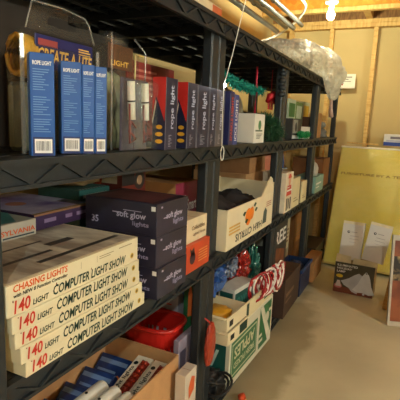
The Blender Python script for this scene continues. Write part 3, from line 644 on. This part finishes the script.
# ------------------------------------------------------------------ bottom shelf, first unit
c = open_carton('open_carton', 'open brown carton full of light packages at the bottom left', 'box', (-.40, -.058), (.70, 1.350), (S1, .405), CARD, CARD_D, flaps={'near': (.12, -20), 'back': (.12, 15)})
BLUEP = M((30, 58, 118), .35, .35, 26, coat=.3)
for i in range(5):
    c = Carton('blue_light_pack', 'blue light package with orange print in the open carton, ' + ['nearest one', 'second from the near end', 'middle one', 'second from the far wall', 'leaning on its far wall'][i], 'package', (-.385, -.245), (.76 + .105 * i, .93 + .105 * i), (.245 + .006 * i, .270 + .006 * i), BLUEP, group='blue packages in the open carton', roll=38)
    c.poly('top', [(.25, .1), (.5, .0), (.6, .2), (.4, .35)], M((206, 112, 40), .4), 'orange_print'); c.rects('top', [(.8, .05, .9, .95), (.6, .3, .66, .9)], M((110, 140, 190), .5), 'pale_stripe'); c.disc('top', .3, .7, .012, M((190, 60, 40), .5), 'red_dot', 3)
    c.rects('near', [(.1, .3, .9, .5)], M((120, 150, 200), .5))
for i in range(2):
    t = thing('bulb_pack', ('white card pack of red bulbs in the open carton, nearer one', 'white card pack of red bulbs in the open carton, farther one')[i], 'package', (-.185 + .075 * i, 1.20, S1 + .22), (R(14), 0, R(0)), group='white packs of red bulbs')
    c2 = Carton('backing_card', '', '', (-.034, .034), (-.135, .135), (0, .03), M((216, 208, 190), .5)); c2.o.parent = t; del c2.o['label']; del c2.o['category']
    c2.poly('top', [(.3, .0), (.9, .0), (.94, .55), (.26, .55)], M((126, 44, 30), .4, .3, 40), 'red_window'); c2.text('top', 'Bright lights', .22, .62, .78, .92, INK); c2.disc('top', .12, .78, .007, INK, 'dark_logo'); c2.disc('top', .85, .78, .009, INK, 'dark_logo')
    q = MB()
    for k in range(8): q.tube([(.006, -.05 + .022 * k, .03), (.024, -.052 + .022 * k, .036)], .008, 7)
    link('red_bulb_row', q.mesh('red_bulb_row', 0, True), M((150, 46, 30), .3, .2, 30), t)
for i in range(3):
    o = link('white_tube', MB().tube([(0, -.13, 0), (0, .118, 0), (0, .128, 0), (0, .131, 0)], [.026, .026, .022, .012], 14).mesh('white_tube', 0, True), WHITE, None, (-.235 + .062 * i, .985 - .012 * i, .345 + .006 * i), (R(7), 0, R(-8))); tag(o, ('white cardboard tube in the open carton, leftmost of three', 'white cardboard tube in the open carton, middle of three', 'white cardboard tube in the open carton, closest to its front wall')[i], 'tube', 'white tubes in the open carton')
    link('end_dot', MB().lathe([(.005, 0), (.005, .002)], 8).mesh('end_dot'), INK, o, (0, .05, .0255))
def basket(label, cx, cy, z0, rx, ry, h, mat):
    t = thing('plastic_basket', label, 'basket', (cx, cy, z0))
    def rect_ring(sx, sy, z, n=32):
        out = []
        for k in range(n):
            a = 6.28318 * k / n; ca, sa = math.cos(a), math.sin(a); p = 2 / 3.2
            out.append((sx * math.copysign(abs(ca) ** p, ca), sy * math.copysign(abs(sa) ** p, sa), z))
        return out
    link('rim', MB().tube(rect_ring(rx, ry, h), .010, 8, closed=True).mesh('rim', 0, True), mat, t)
    lo, hi = rect_ring(rx * .8, ry * .8, 0), rect_ring(rx * .985, ry * .985, h)
    def at(f): return [tuple(Vector(a).lerp(Vector(b), f)) for a, b in zip(lo, hi)]
    v = []; f = []
    for (f0, f1) in ((0, .18), (.80, 1.0), (.46, .52)):
        b = len(v); v += at(f0) + at(f1); n = 32
        f += [(b + k, b + (k + 1) % n, b + n + (k + 1) % n, b + n + k) for k in range(n)]
    b = len(v); v += lo; f.append(tuple(range(b, b + 32))[::-1])
    me = bpy.data.meshes.new('basket_wall'); me.from_pydata(v, [], f); me.update(); o = link('basket_wall', me, mat, t); md = o.modifiers.new('thick', 'SOLIDIFY'); md.thickness = .003
    A, B = at(.16), at(.82)
    for k in range(32):
        a = Vector(A[k]); b_ = Vector(B[k]); a2 = Vector(A[(k + 1) % 32]); b2 = Vector(B[(k + 1) % 32])
        q = [a.lerp(a2, .2), a.lerp(a2, .8), b_.lerp(b2, .8), b_.lerp(b2, .2)]
        q2 = [Vector((p.x * .98, p.y * .98, p.z)) for p in q]
        me = bpy.data.meshes.new('rib'); me.from_pydata([tuple(p) for p in q + q2], [], [(0, 1, 2, 3), (7, 6, 5, 4), (0, 4, 5, 1), (1, 5, 6, 2), (2, 6, 7, 3), (3, 7, 4, 0)])
        link('rib', me, mat, t)
    return t
basket('red slotted plastic basket behind the open brown carton', -.235, 1.465, S1, .118, .095, .365, M((190, 34, 26), .35, .06, 10))
o = blob('dark_wire_tangle', (.13, .10, .14), M((34, 32, 34), .6, .3, 40), 33, .3, 4, 4, loc=(-.235, 1.465, S1 + .006)); tag(o, 'dark tangle lying inside the red basket', 'wire')
c = Carton('lilac_white_box', 'pale lilac box with red line print behind the red basket', 'box', (-.355, -.20), (1.60, 1.68), (S1, .53), M((178, 170, 182), .5, .06, 10), seam=INK); c.rects('near', [(.2, .86, .8, .875), (.1, .8, .6, .815)], M((190, 60, 60), .5))
c = Carton('green_box', 'upright green box with an orange flame picture behind the shelf post', 'box', (-.16, -.108), (1.575, 1.66), (S1, .60), M((28, 92, 56), .45, .3, 16)); c.poly('front', [(.55, .7), (.8, .72), (.82, .9), (.68, .99), (.55, .9)], M((220, 110, 50), .5), 'orange_flame'); c.poly('near', [(.4, .7), (.8, .72), (.8, .9), (.6, .99), (.4, .9)], M((220, 110, 50), .5), 'orange_flame'); c.rects('front', [(.1, .2 + .05 * k, .6, .22 + .05 * k) for k in range(6)], M((120, 170, 110), .5))
c = Carton('lavender_box', 'greyish lavender narrow box left of the shelf post', 'box', (-.100, -.078), (1.385, 1.57), (S1, .435), M((142, 132, 150), .5, .1, 10)); c.rect('front', .08, .55, .35, .85, M((52, 50, 70), .5), 'dark_picture'); c.disc('front', .6, .9, .01, M((190, 80, 80), .5), 'red_logo'); c.rects('front', [(.45, .3 + .08 * k, .9, .33 + .08 * k) for k in range(5)], M((110, 100, 120), .5))
c = Carton('small_white_box', 'small white box with an orange leaf print in front of the lavender box', 'box', (-.038, .004), (1.290, 1.382), (S1, .365), M((206, 194, 178), .55, .05, 10), seam=CARD_D); c.poly('front', [(.35, .6), (.8, .68), (.85, .86), (.55, .92), (.3, .78)], M((214, 96, 50), .5), 'orange_leaf'); c.rects('front', [(.15, .35, .85, .4), (.15, .48, .6, .52)], M((214, 120, 80), .5))
o = blob('red_bag', (.026, .085, .18), M((160, 54, 32), .35, .2, 20), 41, .25, 2.6, 4, ridge=True, loc=(.008, 1.49, .315)); tag(o, 'red-orange plastic bag hanging in front of the shelf post', 'bag')
link('bag_tie', MB().tube([(-.0, 0, .16), (-.008, -.002, .18), (-.027, -.004, .19)], .003, 6).mesh('bag_tie'), RED_P, o)

# ------------------------------------------------------------------ bottom shelf, second unit
GREEN = M((36, 104, 60), .5, .12, 14); TEAL = M((20, 78, 72), .5, .15, 14)
c = Carton('apples_box', 'upside-down white box printed APPLES in green on the bottom shelf', 'box', (-.33, .035), (1.69, 2.26), (S1, .355), M((206, 202, 182), .6, .05, 10), rotz=-2.5)
c.rect('front', .03, .12, .60, .82, GREEN, 'green_panel'); c.rect('front', .05, .17, .58, .77, M((192, 196, 166), .6), 'pale_border', 2); c.rect('front', .06, .2, .57, .74, GREEN, 'green_field', 3)
c.text('front', 'APPLES', .09, .46, .53, .68, M((206, 204, 170), .5), 5, flip=True); c.text('front', 'FRESH PICKED', .09, .28, .53, .40, M((206, 204, 170), .5), 5, flip=True)
c.rect('front', .66, .08, .97, .94, GREEN, 'emblem_panel'); c.poly('front', [(.66, .94), (.74, .94), (.97, .2), (.97, .08), (.9, .08)], M((206, 202, 182), .6), 'white_diagonal', 3); c.disc('front', .86, .62, .03, M((206, 202, 182), .6), 'pale_apple', 3)
for u in ((.66, .2, .76, .26), (.66, .32, .74, .38), (.9, .7, .97, .76)): c.rect('front', *u, M((206, 202, 182), .6), 'pale_bar', 3)
c.rect('near', .55, .12, .95, .78, TEAL, 'teal_panel'); c.text('near', 'A', .66, .36, .86, .68, M((180, 204, 196), .5), flip=True); c.rects('near', [(.6, .2, .9, .26)], M((130, 170, 160), .5))
c = open_carton('cut_carton', 'cut-open cream carton with green squares resting on the apples box', 'box', (-.17, .035), (1.815, 2.24), (.3556, .44), M((214, 200, 160), .65, .06, 10), CREAM, rotz=-2.5, flaps={})
c.rect('front', .02, .15, .2, .9, INK_G, 'green_square'); c.rect('front', .7, .2, .95, .85, GREEN, 'green_square', 1)
c = open_carton('cream_tray', 'small open cream tray on the near end of the apples box, upper of two', 'tray', (-.15, .045), (1.595, 1.80), (.412, .472), CREAM, CREAM, rotz=-4, t=.005, group='open cream trays', flaps={'near': (.012, -25)}); c.rect('front', .12, .25, .3, .7, INK, 'dark_hole')
o = blob('yellow_packet', (.13, .13, .05), M((206, 150, 36), .5, .15, 20), 81, .3, 2.5, 3, loc=(-.05, 1.70, .418)); tag(o, 'yellow packet lying in the upper cream tray', 'packet')
c = open_carton('cream_tray', 'small open cream tray on the near end of the apples box, lower of two', 'tray', (-.14, .055), (1.59, 1.80), (.356, .411), CREAM, CREAM, rotz=-4, t=.005, group='open cream trays', flaps={'near': (.010, -30)}); c.rect('front', .55, .1, .95, .9, INK_G, 'dark_print'); c.rect('front', .12, .25, .3, .7, INK, 'dark_hole')
c = Carton('white_teal_box', 'white box with a dark teal lettered side lying in the cut carton', 'box', (-.10, -.012), (1.84, 2.04), (.365, .500), M((196, 196, 190), .55), rotz=-8); c.rect('front', .04, .14, .94, .84, TEAL, 'teal_panel'); c.text('front', 'OXOX', .12, .3, .86, .68, M((60, 120, 112), .5)); c.rect('near', .1, .1, .9, .86, TEAL, 'teal_side')
c = open_carton('cream_crate', 'cream slotted carton standing behind the open cream trays', 'box', (-.44, -.20), (1.86, 2.20) if False else (1.88, 2.20), (.3556, .56), M((190, 176, 138), .7, .08, 10), CREAM, flaps={'near': (.06, 40)}); c.rect('near', .25, .6, .8, .72, INK, 'hand_slot'); c.rects('near', [(.2 + .12 * k, .1, .23 + .12 * k, .5) for k in range(6)], M((130, 116, 84), .6), 'corrugation')
t = thing('red_ornament', 'dark red round ornament on the cream slotted carton', 'ornament', (-.24, 1.955, .525)); link('ball', MB().lathe([(.003, 0), (.03, .006), (.052, .03), (.058, .058), (.05, .088), (.03, .108), (.01, .114)], 18).mesh('ball', 0, True), M((116, 26, 28), .25, .2, 20), t); link('cap', MB().lathe([(.012, .112), (.012, .126), (.008, .128)], 10).mesh('cap'), GOLD_P, t)
def candy_mat():
    mt = bpy.data.materials.new('candy_stripe'); mt.use_nodes = True; nt = mt.node_tree; b = nt.nodes['Principled BSDF']
    tc = nt.nodes.new('ShaderNodeTexCoord'); wv = nt.nodes.new('ShaderNodeTexWave'); wv.inputs['Scale'].default_value = 9.0; wv.bands_direction = 'DIAGONAL'; wv.inputs['Distortion'].default_value = 0.5
    rp = nt.nodes.new('ShaderNodeValToRGB'); rp.color_ramp.interpolation = 'CONSTANT'; rp.color_ramp.elements[0].color = lin((158, 26, 30)) + (1,); rp.color_ramp.elements[1].position = .62; rp.color_ramp.elements[1].color = lin((226, 216, 208)) + (1,)
    nt.links.new(tc.outputs['Object'], wv.inputs[0]); nt.links.new(wv.outputs[0], rp.inputs[0]); nt.links.new(rp.outputs[0], b.inputs['Base Color']); b.inputs['Roughness'].default_value = .3
    return mt
CANDY = candy_mat(); WREL = M((228, 220, 212), .3); REDL = M((158, 26, 30), .3)
t = thing('striped_light_coil', 'coil of red and white striped rope hanging over the cut carton edge', 'rope', (.05, 2.13, .445))
rnd = random.Random(11)
for k in range(13):
    rr = .072 + .022 * rnd.random(); ax = R(18 + 6 * k); oy = -.13 + .021 * k; tilt = .5 * rnd.random() - .1
    pts = []
    for i in range(28):
        a = 6.28318 * i / 28
        u, w_ = rr * math.cos(a), rr * math.sin(a) * .8
        pts.append((u * math.cos(ax) * .45 + .03 * math.sin(a) * tilt + .004 * k - .02, oy + u * math.sin(ax) * .9 + w_ * .25, .02 + .01 * rnd.random() + w_))
    link('rope_loop', MB().tube(pts, .0056, 8, closed=True).mesh('rope_loop', 0, True), (REDL, CANDY, WREL)[k % 3], t)
bags = [((-.17, 1.76, .475), (.17, .25, .20), (44, 84, 150), 51, 'crumpled blue plastic bag under the fruit carton shelf'), ((-.36, 2.04, .45), (.13, .2, .17), (150, 150, 160), 52, 'crumpled grey plastic bag inside the cream slotted carton'), ((-.14, 1.99, .505), (.10, .13, .13), (110, 120, 140), 57, 'crumpled pale blue-grey bag on the white and teal box'), ((-.25, 2.10, .56), (.15, .16, .10), (110, 24, 34), 53, 'dark red crumpled wrapper right of the round ornament'), ((-.11, 2.09, .45), (.10, .15, .17), (150, 40, 34), 54, 'bright red crumpled wrapper behind the striped coil'), ((-.10, 2.26, .36), (.09, .12, .24), (46, 104, 92), 55, 'small teal crumpled wrapper near the striped coil'), ((-.42, 2.30, .09), (.2, .18, .5), (120, 66, 50), 56, 'tall brown crumpled sack at the back of the bottom shelf')]
for loc, sz, col, sd, lab in bags:
    o = blob('crumpled_bag', sz, M(col, .28, .35, 16, coat=.4), sd, .75, 3.2, 4, ridge=True, loc=loc, flat=True); tag(o, lab, 'bag', 'crumpled bags on the bottom shelf')
c = Carton('support_carton', 'brown carton low behind the apples box', 'box', (-.54, -.36), (1.62, 1.87), (S1, .42), CARD_D)
t = thing('dark_net', 'black netting heaped at the foot of the apples box', 'net', (0, 0, 0))
rnd = random.Random(5); q = MB()
for k in range(9):
    cx_, cy_, zz = -.09 + .1 * rnd.random(), 1.605 + .006 * k, S1 + .03 + .05 * rnd.random(); rr = .03 + .03 * rnd.random(); tl = rnd.random() * 3
    q.tube([(cx_ + rr * math.cos(a), cy_ + rr * .9 * math.sin(a), max(S1 + .006, zz + .03 * math.sin(a + tl))) for a in [6.28318 * i / 14 for i in range(14)]], .006, 6, closed=True)
link('net_loops', q.mesh('net_loops', 0, True), M((28, 28, 30), .6, .3, 30), t)
o = blob('dark_bag', (.14, .09, .11), M((26, 26, 28), .5, .3, 30), 61, .4, 3, 4, ridge=True, loc=(-.05, 1.635, S1)); o.parent = t; o.name = 'net_heap'
o = blob('orange_scrap', (.035, .05, .03), M((190, 70, 36), .45, .1, 20), 63, .3, 2, 3, loc=(.06, 1.78, 0)); tag(o, 'small orange scrap on the floor under the apples box', 'scrap')

# ------------------------------------------------------------------ bottom shelf, third and fourth unit
c = Carton('tree_box', 'dark tall box with white TREE lettering on the bottom shelf', 'box', (-.32, -.066), (2.45, 2.93), (S1, .66), M((44, 42, 40), .5, .25, 10), seam=CARD_D); c.text('front', 'TREE', .14, .74, .92, .90, PRINT_W); c.poly('front', [(.1, .1), (.9, .1), (.9, .62), (.5, .7), (.1, .58)], M((120, 70, 44), .5, .35, 16), 'brown_picture'); c.rect('near', .3, .82, .9, .9, M((130, 130, 120), .5), 'grey_print')
for i, (a, b, zz, col, lab) in enumerate(((2.95, 3.06, .60, (204, 188, 144), 'tall cream box right of the dark TREE box'), (3.075, 3.17, .63, (96, 66, 44), 'tall dark brown box among the cream boxes on the bottom shelf'), (3.185, 3.29, .60, (206, 192, 150), 'tall cream box farthest from the TREE box'), (3.46, 3.72, .56, (160, 108, 56), 'tan cardboard box on the bottom shelf of the farthest unit'))):
    c = Carton('tall_box', lab, 'box', (-.38, -.135), (a, b), (S1, zz), M(col, .65, .12, 8), seam=CARD_D, group='tall boxes on the bottom shelf'); c.rects('front', [(.2, .6 + .06 * k, .75, .63 + .06 * k) for k in range(4)], M((130, 96, 60), .5)); c.rect('front', .1, .1, .9, .5, M(tuple(int(v * .8) for v in col), .6, .3, 14), 'picture_panel')
c = Carton('dark_low_box', 'low dark brown box between the apples box and the blue bin', 'box', (-.062, .045), (2.53, 2.93), (S1, .34), M((66, 46, 36), .6, .2, 10), seam=CARD_D); c.rects('front', [(.1, .5, .6, .6), (.1, .35, .45, .4)], M((110, 84, 60), .5))
c = open_carton('blue_bin', 'blue plastic bin at the shelf edge below the tall cream boxes', 'bin', (-.125, .05), (2.945, 3.27), (S1, .285), M((22, 42, 78), .4, .15, 10), M((22, 42, 78), .4, .15, 10), t=.005); c.part('rim', MB().box(c.dx / 2 - .002, c.dx / 2 + .012, -c.dy / 2 - .008, c.dy / 2 + .008, c.dz - .022, c.dz), M((36, 66, 116), .4)); c.rects('front', [(.1 + .2 * k, .1, .12 + .2 * k, .85) for k in range(5)], M((18, 38, 76), .4), 'moulded_rib')
o = blob('blue_cloth', (.12, .26, .13), M((30, 50, 86), .8, .3, 14), 71, .3, 2.6, 4, loc=(-.037, 3.107, .17)); tag(o, 'dark blue cloth heaped inside the blue bin', 'cloth')
c = Carton('tan_low_carton', 'low tan carton right of the blue bin', 'box', (-.015, .075), (3.29, 3.62), (S1, .26), M((146, 104, 60), .8, .1, 12), seam=CARD_D)
c = Carton('grey_case', 'flat dark grey case at the end of the bottom shelf by the yellow package', 'case', (-.34, -.002), (3.74, 4.20), (S1, .235), M((66, 62, 52), .6, .15, 10)); c.part('handle', MB().tube([(c.dx / 2, -.06, .07), (c.dx / 2 + .02, -.05, .07), (c.dx / 2 + .02, .05, .07), (c.dx / 2, .06, .07)], .006, 8), INK)

# ------------------------------------------------------------------ plastic bag on the top shelf
def bag_mesh():
    bm = bmesh.new()
    for (cx_, cy_, cz_, sx, sy, sz) in ((-.16, 2.85, 1.70, .17, .34, .085), (-.16, 3.3, 1.74, .18, .36, .13), (-.10, 3.65, 1.75, .17, .33, .13), (.02, 3.55, 1.67, .075, .26, .13), (.035, 3.62, 1.58, .045, .15, .09), (.02, 3.9, 1.70, .06, .17, .09)):
        r = bmesh.ops.create_icosphere(bm, subdivisions=3, radius=1.0)
        for v in r['verts']: v.co = Vector((cx_ + v.co.x * sx, cy_ + v.co.y * sy, cz_ + v.co.z * sz))
    me = bpy.data.meshes.new('tmp'); bm.to_mesh(me); bm.free()
    ob = bpy.data.objects.new('tmp', me); COL.objects.link(ob)
    md = ob.modifiers.new('r', 'REMESH'); md.mode = 'VOXEL'; md.voxel_size = .014
    dg = bpy.context.evaluated_depsgraph_get(); me2 = bpy.data.meshes.new_from_object(ob.evaluated_get(dg))
    bpy.data.objects.remove(ob)
    for v in me2.vertices:
        n = noise.fractal(v.co * 9, 1.0, 2.0, 4); n = .5 - abs(n) * 1.5
        v.co += v.normal * (.030 * n)
        n2 = noise.fractal(v.co * 26 + Vector((3, 1, 2)), 1.0, 2.0, 3); v.co += v.normal * .008 * (.5 - abs(n2) * 1.5)
        if v.co.x < .008: v.co.z = max(v.co.z, S4 + .001)
    return me2
def bag_mat():
    mt = bpy.data.materials.new('milky_plastic'); mt.use_nodes = True; nt = mt.node_tree; nt.nodes.remove(nt.nodes['Principled BSDF']); out = nt.nodes['Material Output']
    tr = nt.nodes.new('ShaderNodeBsdfTransparent'); df = nt.nodes.new('ShaderNodeBsdfDiffuse'); tl = nt.nodes.new('ShaderNodeBsdfTranslucent'); gl = nt.nodes.new('ShaderNodeBsdfGlossy'); gl.inputs['Roughness'].default_value = .18
    for n in (df, tl): n.inputs[0].default_value = (.66, .64, .56, 1)
    nz = nt.nodes.new('ShaderNodeTexNoise'); nz.inputs['Scale'].default_value = 16; nz.inputs['Detail'].default_value = 4
    bp = nt.nodes.new('ShaderNodeBump'); bp.inputs['Strength'].default_value = .7; bp.inputs['Distance'].default_value = .02
    nt.links.new(nz.outputs[0], bp.inputs['Height'])
    for n in (df, gl): nt.links.new(bp.outputs[0], n.inputs['Normal'])
    m1 = nt.nodes.new('ShaderNodeMixShader'); m2 = nt.nodes.new('ShaderNodeMixShader'); m3 = nt.nodes.new('ShaderNodeMixShader')
    m1.inputs[0].default_value = .45; nt.links.new(df.outputs[0], m1.inputs[1]); nt.links.new(tl.outputs[0], m1.inputs[2])
    m2.inputs[0].default_value = .42; nt.links.new(m1.outputs[0], m2.inputs[1]); nt.links.new(tr.outputs[0], m2.inputs[2])
    m3.inputs[0].default_value = .12; nt.links.new(m2.outputs[0], m3.inputs[1]); nt.links.new(gl.outputs[0], m3.inputs[2]); nt.links.new(m3.outputs[0], out.inputs[0])
    return mt
me = bag_mesh()
o = link('plastic_bag', me, bag_mat()); tag(o, 'large crumpled clear plastic bag slumping over the top shelf edge', 'bag')
link('tied_end', MB().tube([(.03, 3.63, 1.515), (.03, 3.64, 1.48), (.028, 3.66, 1.42), (.03, 3.70, 1.36)], [.02, .012, .016, .02], 8).mesh('tied_end', 0, True), M((206, 176, 164), .4, .2, 30), o)
c = Carton('paper_sign', 'white printed paper fixed to the back wall right of the plastic bag', 'paper', (-.005, .005), (-.08, .08), (0, .135), M((226, 222, 206), .7, .03))
c.o.location = (.0, YB - .008, 1.66); c.o.rotation_euler = (0, R(2), R(-90))
c.rects('front', [(.1, .75, .8, .82), (.1, .6, .6, .66), (.1, .46, .75, .5)], M((120, 110, 90), .6)); c.rect('front', .0, .2, .3, .4, M((150, 60, 44), .6), 'red_patch')

# ------------------------------------------------------------------ end of the aisle
YEL = two_tone('yellow_wrap', (216, 198, 76), (226, 210, 108), 3, (1, 1, 1), .5, p0=.35, p1=.65, bump=.03)
t = thing('yellow_package', 'large yellow plastic-wrapped package leaning on the back wall', 'package', (.327, 4.03, .001), (R(-18), 0, R(-4)))
SW, SH, ST = .63, 1.160, .10
link('wrapped_body', MB().box(-SW / 2, SW / 2, 0, ST, .03, SH).mesh('wrapped_body', .008), YEL, t)
link('foam_cap', MB().box(-SW / 2 - .002, SW / 2 + .002, -.004, ST + .002, SH - .012, SH + .006).mesh('foam_cap', .004), M((226, 220, 196), .7), t)
link('foam_edge', MB().box(-SW / 2 - .002, SW / 2 + .002, -.002, ST + .002, .0305, .05).mesh('foam_edge', .003), M((196, 170, 90), .7), t)
# clear film stretched over the front with wrinkles
nx, nz_ = 40, 60; v = []; f = []
for j in range(nz_ + 1):
    for i in range(nx + 1):
        x = -SW / 2 + SW * i / nx; z = .05 + (SH - .06) * j / nz_
        a = noise.fractal(Vector((x * 2.0, z * 16, 1.7)), 1, 2, 3); h = max(0, .35 - abs(a)) * .03
        v.append((x, -.002 - h, z))
for j in range(nz_):
    for i in range(nx):
        b = j * (nx + 1) + i; f.append((b, b + 1, b + nx + 2, b + nx + 1))
me = bpy.data.meshes.new('stretch_film'); me.from_pydata(v, [], f); me.update()
for p in me.polygons: p.use_smooth = True
link('stretch_film', me, FILM, t)
c = Carton('printed_line', '', '', (-.0, .002), (-SW / 2, SW / 2), (0, SH), YEL, body=False); c.o.parent = t; c.o.location = (0, -.0008, 0); c.o.rotation_euler = (0, 0, R(-90)); del c.o['label']; del c.o['category']
c.text('front', 'FURNITURE BY A TEAM', .06, .765, 1.0, .785, M((150, 120, 40), .6), 1)
c = Carton('blue_white_box', 'small blue and white box on top of the yellow package', 'box', (-.05, .05), (-.11, .11), (0, .105), M((206, 204, 200), .55), rotz=0)
c.o.location = (.52, 4.455, 1.132); c.o.rotation_euler = (R(0), 0, R(-97))
c.rect('front', 0, 0, 1, .32, M((44, 70, 150), .5), 'blue_band'); c.rects('front', [(.25, .6, .9, .8)], M((120, 110, 120), .5), 'grey_lettering'); c.rect('front', .1, .36, .9, .5, M((170, 170, 190), .5), 'pale_band')

c = open_carton('bell_lamp_box', 'dark open box printed with two white bells on the floor', 'box', (-.10, .10), (-.146, .146), (0, .245), M((176, 150, 110), .7), CREAM)
c.o.location = (.358, 3.545, .0005); c.o.rotation_euler = (0, 0, R(-92))
c.rect('front', 0, 0, 1, 1, M((70, 62, 42), .45, .3, 8), 'printed_front'); c.rect('front', 0, 0, 1, .2, M((120, 62, 40), .45, .2, 10), 'red_ground', 2)
BW = M((214, 214, 216), .45, .08, 16)
def bell(cx, cz, s, tilt):
    pts = [(-.5, 0), (-.42, .12), (-.30, .35), (-.2, .68), (-.1, .9), (.1, .9), (.2, .68), (.3, .35), (.42, .12), (.5, 0), (.25, -.08), (0, -.03), (-.25, -.08)]
    ct, st_ = math.cos(tilt), math.sin(tilt)
    return [(cx + s * (p[0] * ct - p[1] * st_) / c.dy, cz + s * (p[0] * st_ + p[1] * ct) / c.dz) for p in pts]
c.poly('front', bell(.40, .22, .155, -.6), M((186, 186, 192), .45, .12, 16), 'printed_bell', 3); c.poly('front', bell(.77, .14, .165, -.08), BW, 'printed_bell', 4); c.disc('front', .78, .08, .009, BW, 'bell_clapper', 4); c.disc('front', .80, .76, .010, BW, 'bell_ring', 4); c.disc('front', .80, .76, .005, INK, 'ring_hole', 5)
c.disc('front', .14, .55, .026, M((220, 190, 40), .5), 'yellow_oval', 3, ry=.014); c.disc('front', .12, .22, .03, M((190, 110, 110), .5), 'pink_bell', 3, ry=.02); c.poly('front', [(.05, .2), (.2, .2), (.16, .4), (.09, .4)], M((206, 190, 184), .5), 'small_bell', 4)
for k, s_ in enumerate(('ILLUMINATED', 'HOLIDAY', 'LAMP')): c.text('front', s_, .06, .87 - .1 * k, (.58, .44, .28)[k], .94 - .1 * k, PRINT_W, 3)
# front flap folded outwards and a torn side flap
me = bpy.data.meshes.new('flap'); X, Y_, Z_ = c.dx / 2, c.dy / 2, c.dz
v = [(X, -Y_, Z_), (X, -.03, Z_ + .0), (X + .03, -.03, Z_ + .065), (X + .03, -Y_ + .01, Z_ + .075)]; me.from_pydata([tuple(q) for q in v] + [(a - .003, b, d - .003) for a, b, d in v], [], [(0, 1, 2, 3), (7, 6, 5, 4), (0, 4, 5, 1), (1, 5, 6, 2), (2, 6, 7, 3), (3, 7, 4, 0)]); link('flap', me, M((222, 206, 168), .65), c.o)
me = bpy.data.meshes.new('flap'); v = [(X, -.02, Z_), (X, Y_ + .01, Z_), (X + .035, Y_ + .015, Z_ + .05), (X + .035, -.01, Z_ + .058)]; me.from_pydata([tuple(q) for q in v] + [(a - .003, b, d - .003) for a, b, d in v], [], [(0, 1, 2, 3), (7, 6, 5, 4), (0, 4, 5, 1), (1, 5, 6, 2), (2, 6, 7, 3), (3, 7, 4, 0)]); link('flap', me, M((222, 206, 168), .65), c.o)
for i, (px, tilt, lab) in enumerate(((.300, 1.5, 'white box with small logo standing upright in the bell box, left one'), (.468, 8, 'white box with small logo tilted to the right in the bell box'))):
    c = Carton('white_logo_box', lab, 'box', (-.05, .05), (-.080, .080), (0, .30), M((214, 212, 206), .6, .03, 8), group='white boxes in the bell box')
    c.o.location = (px, 3.545, .250 + .012 * i); c.o.rotation_euler = (R(0), 0, 0)
    c.o.rotation_euler = (Matrix.Rotation(R(tilt), 3, 'Y') @ Matrix.Rotation(R(-12), 3, 'X') @ Matrix.Rotation(R(-90), 3, 'Z')).to_euler()
    c.disc('front', .3, .72, .010, M((40, 40, 50), .5), 'dark_logo'); c.disc('front', .31, .725, .004, PRINT_W, 'logo_eye', 4)
    c.rects('front', [(.42, .72, .7, .735), (.4, .62, .8, .632), (.38, .54, .82, .55), (.4, .46, .7, .468)], M((150, 146, 150), .5)); c.rect('front', .0, .93, 1, 1, M((226, 214, 178), .6), 'cream_lid')
# leaning strip and framed picture at the right edge
o = link('wood_strip', MB().box(-.02, .02, -.008, .008, 0, 1.35).mesh('wood_strip', .002), LUMBER, None, (.600, 3.27, .004), (R(-2), R(6), 0)); tag(o, 'slim wooden strip leaning diagonally left of the framed picture', 'wood strip')
o = link('wood_strip', MB().box(-.14, .14, -.012, .012, 0, .012).mesh('wood_strip', .002), LUMBER_H, None, (.22, 4.432, 1.132), (0, R(1), R(-2))); tag(o, 'short wooden strip lying on top of the yellow package', 'wood strip')
t = thing('framed_picture', 'white-framed reddish picture leaning at the right edge', 'picture', (.83, 3.06, .002), (R(-9), 0, R(18)))
FW, FH = .42, .60; q = MB().box(-FW / 2, FW / 2, 0, .025, 0, .030).box(-FW / 2, FW / 2, 0, .025, FH - .035, FH).box(-FW / 2, -FW / 2 + .014, 0, .025, .030, FH - .035).box(FW / 2 - .03, FW / 2, 0, .025, .035, FH - .035)
link('frame', q.mesh('frame'), M((186, 178, 162), .6), t); link('picture_panel', MB().box(-FW / 2 + .014, FW / 2 - .03, .006, .02, .030, FH - .035).mesh('picture_panel'), two_tone('picture_art', (150, 82, 48), (112, 52, 34), 6, rough=.4, bump=.02), t); link('dark_print', MB().box(-FW / 2 + .014, FW / 2 - .03, .004, .0065, .30, .46).mesh('dark_print'), two_tone('picture_dark', (40, 32, 28), (190, 160, 110), 14, rough=.4, bump=.02), t)

# ------------------------------------------------------------------ pull cord with tiny light at the shelf post
t = thing('pull_cord', 'thin white cord hanging from the ceiling to the shelf post, with a tiny lit lamp', 'cord', (0, 0, 0))
link('cord', MB().tube([(.12, 1.90, ZJ), (.06, 1.56, 1.75), (.04, 1.53, 1.6), (.032, 1.50, 1.50), (.03, 1.462, 1.425), (.0285, 1.448, 1.40)], .0017, 6).mesh('cord'), M((232, 228, 216), .5), t)
link('tiny_lamp', MB().lathe([(.002, -.006), (.005, -.003), (.006, .001), (.003, .005)], 10, (.034, 1.446, 1.398)).mesh('tiny_lamp', 0, True), emit('tiny_lamp_glow', (.95, .97, 1.0), 30), t)
link('cord_loop', MB().tube([(.030 + .004 * math.sin(a), 1.462 + .009 * math.sin(a) * .6, 1.16 + .025 * math.cos(a)) for a in [6.28318 * i / 16 for i in range(16)]], .0017, 6, closed=True).mesh('cord_loop'), M((232, 228, 216), .5), t)
link('cord_tail', MB().tube([(.0285, 1.448, 1.40), (.0265, 1.455, 1.30), (.028, 1.46, 1.186)], .0012, 5).mesh('cord_tail'), M((232, 228, 216), .5), t)
